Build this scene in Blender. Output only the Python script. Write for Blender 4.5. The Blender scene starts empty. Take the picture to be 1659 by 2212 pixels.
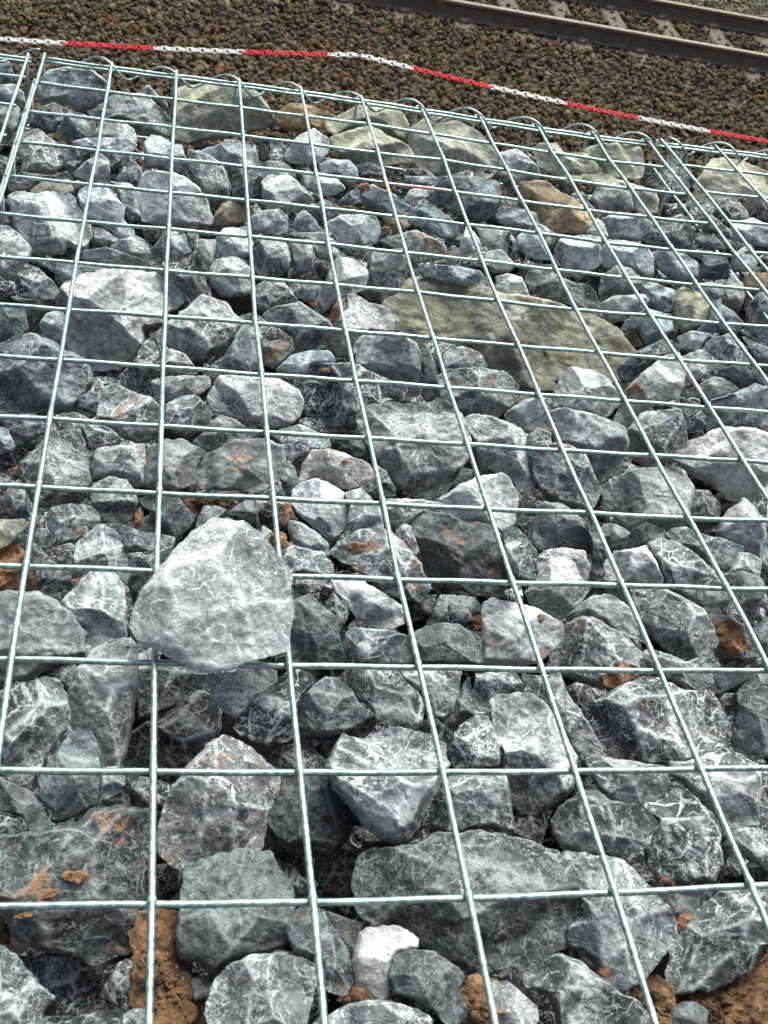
import bpy, math, random
import numpy as np
# ---------------------------------------------------------------- camera, sky, sun, exposure
S = bpy.context.scene; COL = S.collection
cam_d = bpy.data.cameras.new('camera'); cam = bpy.data.objects.new('camera', cam_d); COL.objects.link(cam)
from mathutils import Matrix, Vector
cam.matrix_world = Matrix(((.97542866, -.04660314, -.21533016, .1826709),
                           (-.13310567, .65417483, -.7445389, -1.7624136),
                           (.17556142, .75490625, .63189773, .6322787), (0, 0, 0, 1)))
cam_d.sensor_fit = 'HORIZONTAL'; cam_d.sensor_width = 36; cam_d.lens = 52.199
cam_d.clip_start = .02; cam_d.clip_end = 500
cam_d.dof.use_dof = True; cam_d.dof.focus_distance = 1.15; cam_d.dof.aperture_fstop = 28
S.camera = cam
SUN_EL, SUN_AZ = 60, 32                       # degrees; azimuth clockwise from +Y: light from beyond the edge, a little right
W = bpy.data.worlds.new('World'); S.world = W; W.use_nodes = True
nt = W.node_tree; bg = nt.nodes['Background']; sky = nt.nodes.new('ShaderNodeTexSky')
sky.sky_type = 'NISHITA'; sky.sun_disc = False; sky.sun_elevation = math.radians(SUN_EL); sky.sun_rotation = math.radians(SUN_AZ)
sky.air_density = 1.0; sky.dust_density = 3.5; sky.ozone_density = 1.0
hs = nt.nodes.new('ShaderNodeHueSaturation'); hs.inputs['Saturation'].default_value = .72    # cloud veil: paler than a clear sky
nt.links.new(sky.outputs[0], hs.inputs['Color']); nt.links.new(hs.outputs[0], bg.inputs[0]); bg.inputs[1].default_value = .08
sd = bpy.data.lights.new('sun', 'SUN'); sd.energy = 3.3; sd.angle = math.radians(42); sd.color = (.97, 1, .96)
so = bpy.data.objects.new('sun', sd); COL.objects.link(so)
_a, _e = math.radians(SUN_AZ), math.radians(SUN_EL)
so.rotation_euler = Vector((math.sin(_a)*math.cos(_e), math.cos(_a)*math.cos(_e), math.sin(_e))).to_track_quat('Z', 'Y').to_euler()
S.view_settings.view_transform = 'Standard'; S.view_settings.look = 'None'; S.view_settings.gamma = 1
S.view_settings.exposure = 1.45
S.render.engine = 'CYCLES'
# ---------------------------------------------------------------- value noise and rock shapes
def _hash(ix, iy, iz, s):
    h = (ix.astype(np.int64)*374761393 + iy.astype(np.int64)*668265263 + iz.astype(np.int64)*2147483647 + s*974634777) & 0xffffffff
    h = ((h ^ (h >> 13))*1274126177) & 0xffffffff
    h = ((h ^ (h >> 16))*2246822519) & 0xffffffff
    return ((h ^ (h >> 15)) & 0xffff)/65535.0*2 - 1
def vnoise(p, s=0):
    i = np.floor(p).astype(np.int64); f = p - i; f = f*f*(3 - 2*f); r = 0
    for a in (0, 1):
        for b in (0, 1):
            for c in (0, 1):
                w = (f[:, 0] if a else 1 - f[:, 0])*(f[:, 1] if b else 1 - f[:, 1])*(f[:, 2] if c else 1 - f[:, 2])
                r = r + w*_hash(i[:, 0] + a, i[:, 1] + b, i[:, 2] + c, s)
    return r
def fbm(p, s=0, o=4, g=.5):
    r = 0; a = 1.0
    for k in range(o):
        r = r + a*vnoise(p*2.03**k, s + 17*k); a *= g
    return r
def ridged(p, s=0, o=3):
    r = 0; a = 1.0
    for k in range(o):
        r = r + a*(1 - np.abs(vnoise(p*2.1**k, s + 31*k))*2); a *= .5
    return r
def resample(P, n):
    Q = []                                    # cut each corner a little, then walk the outline evenly
    m = len(P)
    for k in range(m):
        a, b, c = P[k - 1], P[k], P[(k + 1) % m]
        Q += [b + .06*(a - b), b + .06*(c - b)]
    Q = np.array(Q); L = np.linalg.norm(np.roll(Q, -1, 0) - Q, axis=1); s = np.r_[0, np.cumsum(L)]
    t = np.linspace(0, s[-1], n, endpoint=False); Q2 = np.vstack([Q, Q[:1]])
    return np.stack([np.interp(t, s, Q2[:, k]) for k in (0, 1)], 1)
def edge_dist(X, P):
    d = np.full(len(X), 1e9); m = len(P)
    for k in range(m):
        a, b = P[k], P[(k + 1) % m]; ab = b - a; t = np.clip(((X - a)@ab)/(ab@ab + 1e-12), 0, 1)
        d = np.minimum(d, np.linalg.norm(X - a - t[:, None]*ab, axis=1))
    return d
def rock_shape(P, seed, rings=14, n=56, thick=.55, rough=1.0, smooth=0.0):
    """P: outline in metres about its own middle, in the rock's own plane; returns verts and faces of a closed stone"""
    rng = np.random.RandomState(seed); P = np.asarray(P, float)
    x, y = P[:, 0], P[:, 1]; area = abs((x*np.roll(y, -1) - y*np.roll(x, -1)).sum())/2; r = math.sqrt(area/math.pi)
    O = resample(P, n); q3 = np.c_[O/r*2.2, np.full(n, seed*.37 % 50)]
    nrm = np.roll(O, -1, 0) - np.roll(O, 1, 0); nrm = np.stack([nrm[:, 1], -nrm[:, 0]], 1); nrm /= np.linalg.norm(nrm, axis=1)[:, None] + 1e-9
    O = O + nrm*(r*.035*rough*fbm(q3*2, seed, 4, .6))[:, None]
    T = thick*r*(.85 + .3*rng.rand())
    rho = np.linspace(0, 1, rings + 1)[1:]**.85
    X = np.vstack([[[0, 0]]] + [O*k for k in rho]); RH = np.r_[0, np.repeat(rho, n)]
    d = edge_dist(X, O)
    w = r*(.16 + .17*rng.rand() + .14*smooth); e = np.clip(d/w, 0, 1)
    h = T*1.05*(1 - (1 - e)**(2.2 - .5*smooth))                 # rounded flanks
    a0 = rng.rand()*6.283; g0 = .1 + .3*rng.rand()
    pl = [(T*(.78 + .2*rng.rand()), g0*math.cos(a0), g0*math.sin(a0))]
    k = rng.randint(3, 6); ph = rng.rand()*6.283
    for i in range(k):                                          # cleaved faces
        a = ph + 6.283*i/k + rng.uniform(-.5, .5); s = rng.uniform(.35, 1.15)*(1 - .4*smooth); at = rng.uniform(.05, .6)*r
        hh = pl[0][0] + pl[0][1]*math.cos(a)*at + pl[0][2]*math.sin(a)*at
        pl.append((hh + s*at, -s*math.cos(a), -s*math.sin(a)))
    wob = r*.05*fbm(np.c_[X/r*1.7, np.zeros(len(X)) + seed % 91], seed + 5, 2)
    pv = np.stack([c + gx*X[:, 0] + gy*X[:, 1] + wob*(1 if j % 2 else -1)*.6 for j, (c, gx, gy) in enumerate(pl)])
    hp = pv.min(0); face = rng.rand(len(pl) + 1)[np.where(h < hp, len(pl), pv.argmin(0))]
    so = np.sort(np.vstack([pv, h[None]]), 0); crest = np.exp(-((so[1] - so[0])/(.035*r))**2)*(RH < .97)
    kk = .025*T + .25*T*smooth
    hm = np.clip(.5 + .5*(hp - h)/kk, 0, 1); H = hp*(1 - hm) + h*hm - kk*hm*(1 - hm)
    H = np.maximum(H, T*.06*(1 - RH))
    q = np.c_[X/r, H/r]
    am = np.clip(e*3, .25, 1)*r*rough
    H = H + am*(.045*fbm(q*2.4, seed + 9, 4, .55) - .03*np.clip(ridged(q*3.1 + 7, seed + 3, 2) - .75, 0, 1) + .012*fbm(q*13, seed + 2, 2))
    st = fbm(q*np.array([1.4, 6.5, 3]) , seed + 21, 2)          # slaty layering
    H = H + am*.014*np.round(st*3)*rng.rand()*max(0, 1 - 4*smooth)
    H[-n:] = 0
    V = [np.c_[X, H]]
    br = [.96, .8, .5]; bh = [.28, .75, 1.0]
    for a, b in zip(br, bh):
        Z = -T*b*1.1*(1 + .12*fbm(np.c_[O/r*2, np.zeros(n)], seed + 40, 2)); V.append(np.c_[O*a, Z])
    V.append(np.array([[0, 0, -T*1.12]])); V = np.vstack(V)
    F = []
    for j in range(n): F.append((0, 1 + j, 1 + (j + 1) % n))
    R = rings + len(br)
    for i in range(R - 1):
        a = 1 + i*n; b = a + n
        for j in range(n):
            j2 = (j + 1) % n; F.append((a + j, b + j, b + j2, a + j2))
    a = 1 + (R - 1)*n; z = len(V) - 1
    for j in range(n): F.append((a + j, z, a + (j + 1) % n))
    z_ = np.zeros(len(V)); z_[:len(X)] = crest; z2 = np.full(len(V), .5); z2[:len(X)] = face
    rock_shape.tint = np.stack([z_, z2, z_, z_ + 1], 1)          # worn crest line and the face each point lies on
    return V, F
def frame(nv):
    nv = np.asarray(nv, float); nv = nv/np.linalg.norm(nv); x = np.cross([0, 0, 1.0], nv)
    x = np.array([1.0, 0, 0]) if np.linalg.norm(x) < 1e-6 else x/np.linalg.norm(x)
    return np.stack([x, np.cross(nv, x), nv], 1)              # columns: right, up, out
# stones: middle (0.1 mm), facing (x1000), outline in its own plane (0.1 mm), seed, rings, segments, tone, mud, thickness, smoothness, label
ROCKS = [
 ([4236,-13669,-530],[-245,-402,882],[-803,-293,-860,-123,-789,-1,-522,149,-341,348,-143,454,279,540,452,546,610,460,701,321,692,126,729,2,579,-197,433,-312,246,-442,126,-447,-81,-453,-259,-419,-408,-396,-530,-459,-670,-460,-753,-367],2,40,180,0,0,0.6,0.1,'biggest foreground rock, long blue grey boulder with layered top at the lowest cross wire'),
 ([1541,-13489,-519],[30,-433,901],[-567,305,-445,338,-248,345,-91,387,16,401,80,483,232,473,319,489,495,466,515,365,555,199,496,53,447,15,454,-143,405,-181,390,-394,305,-476,222,-508,139,-530,-45,-452,-288,-379,-360,-313,-422,-228,-494,-141,-555,-96],3,40,180,1,1,0.6,0.1,'largest dark boulder with orange mud patches in the lower left corner'),
 ([6359,-5728,-677],[-223,-584,781],[-1736,-97,-1618,104,-1485,333,-1250,439,-860,470,-334,482,225,529,736,585,1053,537,1328,478,1452,327,1635,196,1586,43,1544,-222,1335,-330,871,-283,800,-510,538,-656,190,-645,-157,-564,-362,-370,-561,-359,-759,-510,-841,-604,-1031,-475,-1250,-400,-1518,-385,-1595,-197],4,40,180,4,1,0.4,0.3,'largest olive green boulder, long and streaked with rust, right of the centre'),
 ([2473,-12972,-440],[-66,-476,877],[-387,-313,-390,-80,-341,118,-200,343,-112,470,-35,509,112,484,267,394,400,280,414,165,357,-37,359,-239,177,-346,-38,-443,-231,-440,-319,-383],5,36,180,2,1,0.6,0.1,'tall light grey rock with rusty upper left corner, just right of the second long wire'),
 ([2550,-13787,-391],[-78,-413,907],[-350,25,-375,229,-255,288,-53,380,165,400,226,366,367,174,399,44,395,-140,271,-236,72,-321,-17,-411,-42,-443,-155,-350,-294,-339,-343,-197],6,36,180,0,0,0.6,0.1,'chunky grey rock in fifteenth row, third column of mesh'),
 ([5175,-13982,-347],[-341,-371,864],[-559,175,-301,324,-196,369,6,333,215,280,313,218,394,95,359,-43,331,-213,244,-386,163,-418,28,-362,-88,-317,-216,-342,-270,-211,-200,-111,-358,43],7,33,180,2,0,0.6,0.1,'chunky light grey rock in fifteenth row, sixth column of mesh'),
 ([3723,-12799,-353],[-190,-483,855],[-491,-61,-469,109,-429,223,-324,217,-230,246,-177,326,-90,379,35,392,211,407,334,381,397,249,395,74,347,-65,326,-254,275,-378,179,-431,51,-422,-120,-354,-202,-294,-375,-187],8,33,180,2,0,0.6,0.1,'large pale rock tapering to a point below, crossed by the next to last cross wire'),
 ([6099,-12213,-425],[-380,-482,789],[-538,-226,-547,-90,-478,12,-380,177,-231,331,-81,360,43,350,256,454,378,383,476,299,561,119,517,3,264,-248,87,-334,-206,-457,-349,-415,-482,-304],9,33,180,7,0,0.6,0.1,'big rounded rock blotched with bright white on its upper half, lower right'),
 ([1463,-6096,-660],[24,-757,653],[-642,237,-537,377,-338,487,-82,526,178,566,500,494,691,432,788,361,811,227,718,143,606,58,572,-99,347,-171,371,-381,244,-523,60,-649,-254,-666,-457,-583,-555,-324,-564,35],10,32,180,3,0,0.6,0.2,'large pale white boulder with rusty streak, biggest rock left of the second long wire'),
 ([4680,-8434,-521],[-212,-682,700],[-707,120,-639,283,-321,380,-67,443,91,536,273,527,412,397,554,178,590,24,500,-197,414,-434,264,-552,123,-560,-125,-496,-322,-346,-415,-261,-516,-141,-639,-8],11,30,178,2,0,0.6,0.1,'large angular light grey rock narrowing downward in the middle of the picture'),
 ([5946,-14110,-402],[-405,-345,847],[-180,-459,-231,-291,-254,-83,-243,99,-213,254,-103,390,97,528,293,225,251,92,243,-53,138,-322,45,-417,-38,-489,-119,-545],12,30,175,0,0,0.6,0.1,'large triangular grey rock above the brown soil in the bottom right corner'),
 ([4913,-12544,-381],[-294,-483,825],[-471,232,-432,307,-298,389,-189,431,-70,414,61,332,201,227,339,123,390,-73,370,-191,266,-333,215,-438,97,-479,0,-443,-119,-294,-280,-49],13,29,171,2,0,0.6,0.1,'tall slanting rock with white diagonal vein right of the pale pointed rock'),
 ([1659,-12049,-388],[16,-543,840],[-285,37,-243,208,-129,369,14,457,173,476,236,381,246,167,209,-105,178,-347,123,-537,-19,-521,-85,-269,-287,-229],14,27,162,2,0,0.6,0.1,'tall grey rock with a white vein cross, below left of the boulder on the mesh'),
 ([2702,-14403,-336],[-98,-360,928],[-328,-124,-310,39,-236,150,-129,220,28,262,173,271,271,252,314,154,308,39,308,-147,-208,-275,-326,-170],15,27,160,2,0,0.6,0.1,'rounded pale grey rock cut by the bottom picture edge, between second and third long wires'),
 ([4805,-10205,-446],[-246,-614,750],[-570,139,-567,239,-458,305,-226,343,-70,308,112,347,287,302,406,110,534,-110,538,-238,468,-324,231,-332,106,-338,-94,-367,-237,-266,-412,-59,-529,-46],16,27,156,0,1,0.6,0.1,'big grey slab with cream lower corner and small orange flecks right of centre'),
 ([5924,-13304,-415],[-388,-409,826],[-380,21,-346,178,-268,335,-205,348,-59,314,94,286,203,215,338,22,354,-150,211,-278,-3,-357,-141,-311,-212,-215,-228,-22],17,26,156,0,0,0.6,0.1,'chunky grey rock in fourteenth row, sixth column of mesh'),
 ([1041,-11354,-461],[72,-578,813],[-298,368,-163,386,-27,359,73,360,209,285,331,171,438,5,404,-178,250,-244,111,-285,-101,-371,-247,-384,-318,-353],18,26,155,2,0,0.6,0.1,'large pale grey boulder touching the left picture edge just below the brown clay'),
 ([735,-7664,-523],[79,-721,688],[-460,339,-268,377,-88,466,106,419,251,318,480,219,576,81,589,-75,434,-266,315,-387,-12,-387,-476,-371],19,26,154,0,0,0.6,0.1,'huge grey boulder with blue shadowed left half at the left picture edge'),
 ([1122,-12343,-335],[70,-525,848],[-231,241,-105,313,147,351,227,320,291,217,305,36,254,-65,135,-170,84,-304,13,-388,-66,-419,-172,-333,-247,-268],20,25,147,0,0,0.6,0.1,'angular grey rock in thirteenth row, second column of mesh'),
 ([3192,-12786,-778],[-144,-509,849],[-354,242,89,341,262,179,368,70,330,-120,252,-253,187,-318,-26,-326,-195,-234,-350,-100,-327,23],21,25,146,1,0,0.6,0.1,'chunky dark grey sunken rock in fourteenth row, fourth column of mesh'),
 ([4770,-14533,-324],[-313,-329,891],[-418,-121,-403,13,-304,135,-193,178,-35,182,162,180,270,199,364,161,447,58,-15,-282,-208,-114,-362,-166],22,24,143,0,0,0.6,0.1,'elongated grey rock in fifteenth row, fifth column of mesh'),
 ([5261,-13256,-312],[-337,-429,838],[-340,-153,-338,-28,-247,163,-153,218,-37,202,154,272,268,257,339,218,350,36,239,-109,123,-191,-25,-265,-174,-287,-285,-230],23,24,142,0,0,0.6,0.1,'angular grey rock in fourteenth row, sixth column of mesh'),
 ([8447,-8277,-597],[-438,-619,652],[-649,-253,-638,-79,-459,106,-273,314,74,466,357,446,543,115,427,-145,464,-272,399,-344,123,-429,-105,-365,-467,-319],24,24,140,3,0,0.6,0.2,'broad whitish boulder at the right picture edge with a black gap beneath'),
 ([3974,-7659,-478],[-154,-715,681],[-507,-49,-495,83,-455,257,19,368,389,255,647,250,683,53,515,-35,299,-58,219,-221,204,-335,104,-391,-216,-434,-429,-273],25,23,138,1,0,0.6,0.1,'darkest blackish blue boulder beside the fourth long wire, orange clay on its top'),
 ([7036,-9238,-440],[-382,-616,689],[-529,-112,-485,2,-281,220,-61,349,65,439,222,409,379,286,420,97,467,-107,395,-194,212,-272,65,-353,-43,-399,-185,-365,-401,-286],26,23,138,2,0,0.6,0.1,'rounded light rock like a loaf between the fifth and seventh long wires'),
 ([6376,-12913,-306],[-419,-433,798],[-430,-70,-287,58,-155,255,-64,270,80,290,172,277,308,8,364,-116,281,-189,175,-247,31,-242,-133,-204,-279,-152,-388,-165],27,23,136,2,0,0.6,0.1,'angular light grey rock in fourteenth row, seventh column of mesh'),
 ([5780,-11457,-431],[-342,-534,774],[-359,-269,-348,7,-348,151,-247,278,-68,296,162,258,358,190,376,73,447,12,353,-125,139,-264,-39,-277,-221,-284],28,23,135,0,1,0.6,0.1,'blue grey rounded rock carrying a big orange mud clod, crossed by a cross wire'),
 ([2782,236,-599],[-37,-691,722],[-680,274,-508,398,297,510,649,425,828,172,988,-13,798,-153,463,-273,157,-401,-507,-580,-664,-549,-746,-177],29,23,134,4,0,0.4,0.3,'broad flat olive grey slab at the far edge with a dark hollow beneath it'),
 ([2196,-12044,-815],[-37,-565,824],[-389,-164,-366,-2,-266,71,-110,148,78,338,199,374,332,285,359,121,305,-60,167,-202,77,-261,-390,-284],30,22,133,1,0,0.6,0.1,'blackish swirled rock sunk in deep shade below the boulder on the mesh'),
 ([5051,-11336,-320],[-286,-558,779],[-337,12,-367,155,-300,219,-117,257,71,275,338,239,389,92,356,19,272,-163,21,-290,-206,-362],31,22,131,3,1,0.6,0.2,'white streaked rock with pinkish brown top and a tiny yellow pebble'),
 ([1084,-9319,-422],[60,-673,737],[-343,66,-198,219,-51,374,200,399,285,159,318,-105,249,-259,160,-334,-203,-346,-274,-224,-344,-56],32,22,130,0,0,0.6,0.1,'chunky grey rock in tenth row, second column of mesh'),
 ([6553,-372,-501],[-183,-669,720],[-799,169,-547,403,-328,542,-48,522,394,395,720,155,877,-68,692,-371,372,-418,-241,-506,-538,-404,-702,-155],33,22,129,6,0,0.4,0.7,'smooth greenish grey boulder with cream streaks under the sixth long wire at far edge'),
 ([4009,-10480,-346],[-188,-616,765],[-532,-37,-443,92,-299,252,-71,323,65,264,226,164,431,-62,469,-159,403,-267,228,-294,40,-264,-103,-177,-271,-111,-417,-71],34,22,129,0,1,0.6,0.1,'long grey rock with one thick orange mud patch right of the boulder on the mesh'),
 ([4336,-13016,-361],[-250,-459,852],[-287,-159,-287,-44,-244,143,139,303,255,132,348,-82,141,-144,-100,-283,-219,-245],35,22,129,0,0,0.6,0.1,'angular grey rock in fourteenth row, fifth column of mesh'),
 ([1474,-12871,-219],[37,-496,868],[-228,-3,-143,134,-24,306,119,332,173,227,203,-87,169,-194,40,-261,-99,-293,-142,-280,-142,-215,-227,-123],36,22,128,0,0,0.6,0.1,'angular grey rock in fourteenth row, second column of mesh'),
 ([11702,-480,-614],[-353,-613,707],[-806,-373,-761,60,-642,456,-405,538,-122,571,353,544,614,476,920,-365,531,-409,-68,-527,-448,-534,-726,-505],37,21,126,11,0,0.4,0.5,'huge pale greenish boulder in the far corner of the right hand basket'),
 ([6574,-8270,-408],[-336,-662,670],[-714,-129,-543,145,-261,263,107,294,378,272,478,95,489,-151,465,-294,283,-417,46,-173,-225,-210,-388,-74,-597,-186],38,21,126,2,1,0.6,0.1,'elongated light grey mud-stained rock in ninth row, seventh column of mesh'),
 ([6642,-11083,-380],[-397,-539,743],[-495,101,-283,242,-61,251,172,233,343,101,437,-1,391,-141,289,-260,84,-266,-128,-224,-258,-155,-415,-30],39,21,126,0,0,0.6,0.1,'long blue grey rock with a white ring of veins at its lower end'),
 ([574,-4322,-474],[75,-795,603],[-512,300,-376,359,-142,344,134,382,292,352,389,155,508,-22,526,-185,424,-293,223,-304,142,-410,-193,-406,-328,-252,-422,-96,-457,143],40,21,124,2,0,0.6,0.1,'large pale grey block by the left joint in the fifth and sixth mesh rows'),
 ([2972,-8064,-351],[-86,-716,693],[-515,-48,-428,207,-160,245,57,294,235,249,434,172,500,58,470,-121,363,-240,42,-283,-203,-230,-448,-177],41,21,124,3,1,0.6,0.2,'white streaked block with orange smear on its right end, beside the third long wire'),
 ([1551,-11153,-353],[25,-596,803],[-305,54,-194,201,-43,336,113,337,206,215,225,-214,149,-266,-54,-382,-130,-381,-109,-171,-227,-39],42,21,122,2,0,0.6,0.1,'tall ridged grey rock standing left of the boulder on the mesh'),
 ([2774,-9205,-337],[-77,-680,729],[-458,-119,-385,51,-95,249,152,298,379,262,417,73,359,-112,214,-227,-129,-253,-377,-268],43,21,121,2,1,0.6,0.1,'rounded light block with orange smears between the second and third long wires'),
 ([3728,-14440,-191],[-212,-355,910],[-264,-78,-270,56,-202,130,-67,183,27,174,160,151,188,112,173,43,248,-4,285,-89,206,-186,75,-136,-62,-129,-182,-134],44,20,121,0,0,0.6,0.1,'angular grey rock in fifteenth row, fourth column of mesh'),
 ([6172,-8890,-460],[-321,-645,694],[-505,131,-366,255,-61,324,146,303,301,116,438,-21,420,-230,196,-310,7,-340,-169,-254,-342,-73],45,20,118,0,1,0.6,0.1,'angular grey mud-stained rock in tenth row, sixth column of mesh'),
 ([5589,-8540,-435],[-277,-669,690],[-522,181,-440,271,-197,317,29,292,270,217,349,75,400,-93,444,-300,315,-413,160,-259,-55,-270,-226,-248,-322,-55,-425,43],46,20,118,2,0,0.6,0.1,'angular light grey rock in tenth row, sixth column of mesh'),
 ([2438,-6609,-446],[-42,-753,657],[-407,31,-220,202,-34,402,248,351,433,145,410,-27,258,-213,30,-369,-138,-350,-360,-318,-410,-155],47,20,116,0,1,0.6,0.1,'grey rock with orange mud streaks right of the big white boulder'),
 ([3085,-14139,-268],[-139,-385,912],[-260,127,-190,219,-59,224,55,132,171,32,261,-132,225,-230,76,-232,16,-101,-163,-80,-241,30],48,19,116,0,0,0.6,0.1,'elongated grey rock in fifteenth row, fourth column of mesh'),
 ([2916,-12190,-315],[-107,-534,839],[-291,-183,-206,31,-50,221,84,334,228,319,261,273,183,133,177,-58,188,-193,1,-273,-128,-256,-234,-224],49,19,115,1,0,0.6,0.1,'elongated dark grey rock in thirteenth row, third column of mesh'),
 ([2067,-3305,-511],[-14,-811,585],[-456,279,-332,380,-94,386,215,335,448,121,577,-173,539,-266,254,-319,-51,-352,-335,-339,-449,-242,-444,63],50,19,114,3,0,0.6,0.2,'bright blocky rock with white top under the second long wire, fifth mesh row'),
 ([3821,-12048,-325],[-191,-534,824],[-345,27,-336,138,-20,268,90,163,211,116,291,18,308,-97,272,-213,104,-233,-30,-232,-130,-114,-251,-67],51,19,113,0,0,0.6,0.1,'angular grey rock in thirteenth row, fourth column of mesh'),
 ([3298,-11362,-371],[-136,-577,805],[-255,248,-108,348,5,271,147,187,223,6,313,-170,190,-249,-147,-286],52,19,111,0,0,0.6,0.1,'angular grey rock in twelfth row, fourth column of mesh'),
 ([4570,-7003,-408],[-189,-730,657],[-464,49,-418,195,-246,291,53,337,265,247,370,115,384,-134,405,-323,288,-406,190,-311,-54,-248,-376,-183],53,19,111,2,0,0.6,0.1,'speckled light boulder with a white lower edge, below the smooth whitish peaked rock'),
 ([5485,-7563,-373],[-256,-704,662],[-505,28,-405,152,-89,258,246,291,428,186,441,-3,364,-139,277,-240,-83,-320,-161,-245,-387,-191],54,19,110,0,1,0.6,0.1,'angular grey mud-stained rock in ninth row, sixth column of mesh'),
 ([5155,-9493,-376],[-263,-642,720],[-450,-133,-280,92,-118,228,88,334,182,302,321,121,355,-109,290,-231,117,-216,-149,-229,-298,-241],55,18,108,3,0,0.6,0.2,'smooth whitish rock pointing left, lying right below the large angular central rock'),
 ([7779,-2374,-486],[-304,-780,547],[-637,298,-263,435,29,322,279,262,509,95,664,9,618,-181,202,-343,208,-623,0,-449,-214,-251,-429,-53,-563,-38],56,18,107,5,0,0.6,0.35,'smooth tan brown slab standing between the grey rocks under the eighth long wire'),
 ([5594,-12853,-303],[-358,-453,817],[-362,-27,-311,38,-123,110,29,169,206,228,292,135,283,17,201,-94,74,-168,-57,-209,-194,-161,-294,-104],57,18,107,2,0,0.6,0.1,'elongated light grey rock in fourteenth row, sixth column of mesh'),
 ([3445,-14225,-245],[-179,-376,909],[-159,-88,-173,94,-144,137,-39,186,50,219,195,189,204,130,110,53,87,-37,136,-202,105,-233,15,-227,-86,-193],58,18,106,9,0,0.6,0.8,'smooth bright white rock in the foreground below the longest boulder'),
 ([3335,-12169,-317],[-147,-532,834],[-280,17,-81,230,21,240,140,175,212,87,355,28,171,-141,4,-203,-201,-210],59,18,106,0,0,0.6,0.1,'chunky grey rock in thirteenth row, fourth column of mesh'),
 ([4343,-11504,-310],[-230,-560,796],[-359,-115,-296,6,-172,118,-53,199,83,228,302,167,377,-40,-287,-250],60,18,106,0,0,0.6,0.1,'elongated grey rock in twelfth row, fifth column of mesh'),
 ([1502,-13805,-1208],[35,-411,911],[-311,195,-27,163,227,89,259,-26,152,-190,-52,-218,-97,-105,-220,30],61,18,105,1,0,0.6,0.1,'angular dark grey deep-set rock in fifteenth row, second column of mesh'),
 ([1260,-14371,-250],[64,-368,927],[-118,326,-47,303,31,223,55,173,146,45,221,-51,151,-118,132,-246,-150,-187],62,18,105,0,0,0.6,0.1,'elongated grey rock in fifteenth row, second column of mesh'),
 ([1705,-8461,-347],[9,-707,707],[-306,119,-264,253,-156,309,-59,266,70,208,198,199,299,90,337,-90,279,-242,88,-285,-72,-244,-201,-153,-330,-78],63,17,104,0,1,0.6,0.1,'angular grey mud-stained rock in ninth row, second column of mesh'),
 ([6934,-10472,-305],[-405,-567,717],[-455,80,-342,205,-150,226,47,197,275,96,387,28,309,-236,108,-230,-108,-195,-277,-48],64,17,104,0,0,0.6,0.1,'elongated grey rock in eleventh row, seventh column of mesh'),
 ([5246,-12216,-302],[-318,-503,804],[-444,153,-269,219,-155,287,-61,169,102,85,311,-75,440,-185,263,-296,78,-157,-67,-52,-214,25,-379,6],65,17,103,0,0,0.6,0.1,'elongated grey rock in thirteenth row, sixth column of mesh'),
 ([7018,-12158,-392],[-444,-468,764],[-84,-278,-185,-46,-251,44,-244,249,-121,411,-5,369,315,-210,118,-340,-15,-346],66,17,103,0,0,0.6,0.1,'elongated grey rock in thirteenth row, seventh column of mesh'),
 ([7865,-6980,-545],[-383,-675,631],[-299,-537,-298,-321,-297,-104,-175,178,-2,435,141,551,286,389,343,132,332,-1,-29,-307,-85,-543,-232,-599],67,17,102,2,1,0.6,0.1,'long light rock with orange dots slanting down left from the sixth long wire'),
 ([7516,-8072,-474],[-386,-649,656],[-349,-82,-263,195,-22,329,147,395,267,239,339,106,290,-14,208,-248,27,-380,-192,-325],68,17,102,0,1,0.6,0.1,'dark rounded rock with rust brown stripes beneath the long light dotted rock'),
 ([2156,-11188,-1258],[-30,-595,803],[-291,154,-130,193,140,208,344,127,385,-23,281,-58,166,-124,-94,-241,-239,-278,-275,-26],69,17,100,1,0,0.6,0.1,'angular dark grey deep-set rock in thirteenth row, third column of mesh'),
 ([5536,-10831,-245],[-317,-580,751],[-267,-154,-211,29,-182,202,-86,281,56,280,157,175,265,137,260,24,190,-163,124,-237,-21,-263,-156,-238],70,17,99,2,0,0.6,0.1,'domed light rock sitting in front of an orange stained one'),
 ([3508,-9749,-340],[-140,-654,744],[-313,104,-224,216,-92,265,40,234,193,168,287,-6,276,-119,207,-258,137,-302,0,-233,-227,-102,-308,-6],71,16,98,3,0,0.6,0.2,'rock with white upper half and grey lower half under a cross wire near the centre'),
 ([2108,-9249,-329],[-23,-681,732],[-268,122,-93,231,89,262,232,194,343,156,226,51,255,-167,31,-247,-243,-235],72,16,98,2,0,0.6,0.1,'chunky light grey rock in tenth row, third column of mesh'),
 ([6797,-7480,-347],[-336,-686,646],[-363,-83,-279,248,25,288,197,245,395,70,409,-26,311,-199,-103,-259,-311,-289],73,16,97,2,0,0.6,0.1,'angular light grey rock in ninth row, seventh column of mesh'),
 ([544,105,-444],[61,-849,524],[-358,231,-67,309,227,339,424,213,549,103,500,-147,327,-310,30,-313,-166,-234,-481,-263,-577,-103,-528,70],74,16,97,0,0,0.6,0.1,'squat grey rock with dark underside beneath the far left corner of the middle basket'),
 ([6438,-2292,-437],[-240,-799,551],[-628,-148,-566,15,-336,216,-79,301,393,336,505,90,461,-143,322,-300,71,-308,-157,-312,-413,-197],75,16,96,0,0,0.6,0.1,'angular grey rock in fourth row, seventh column of mesh'),
 ([5842,-9908,-344],[-319,-614,722],[-239,-167,-300,140,-242,213,-102,248,79,211,186,147,292,83,377,-108,260,-152,52,-178,-100,-270,-176,-247],76,16,95,0,0,0.6,0.1,'chunky grey rock in eleventh row, sixth column of mesh'),
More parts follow.
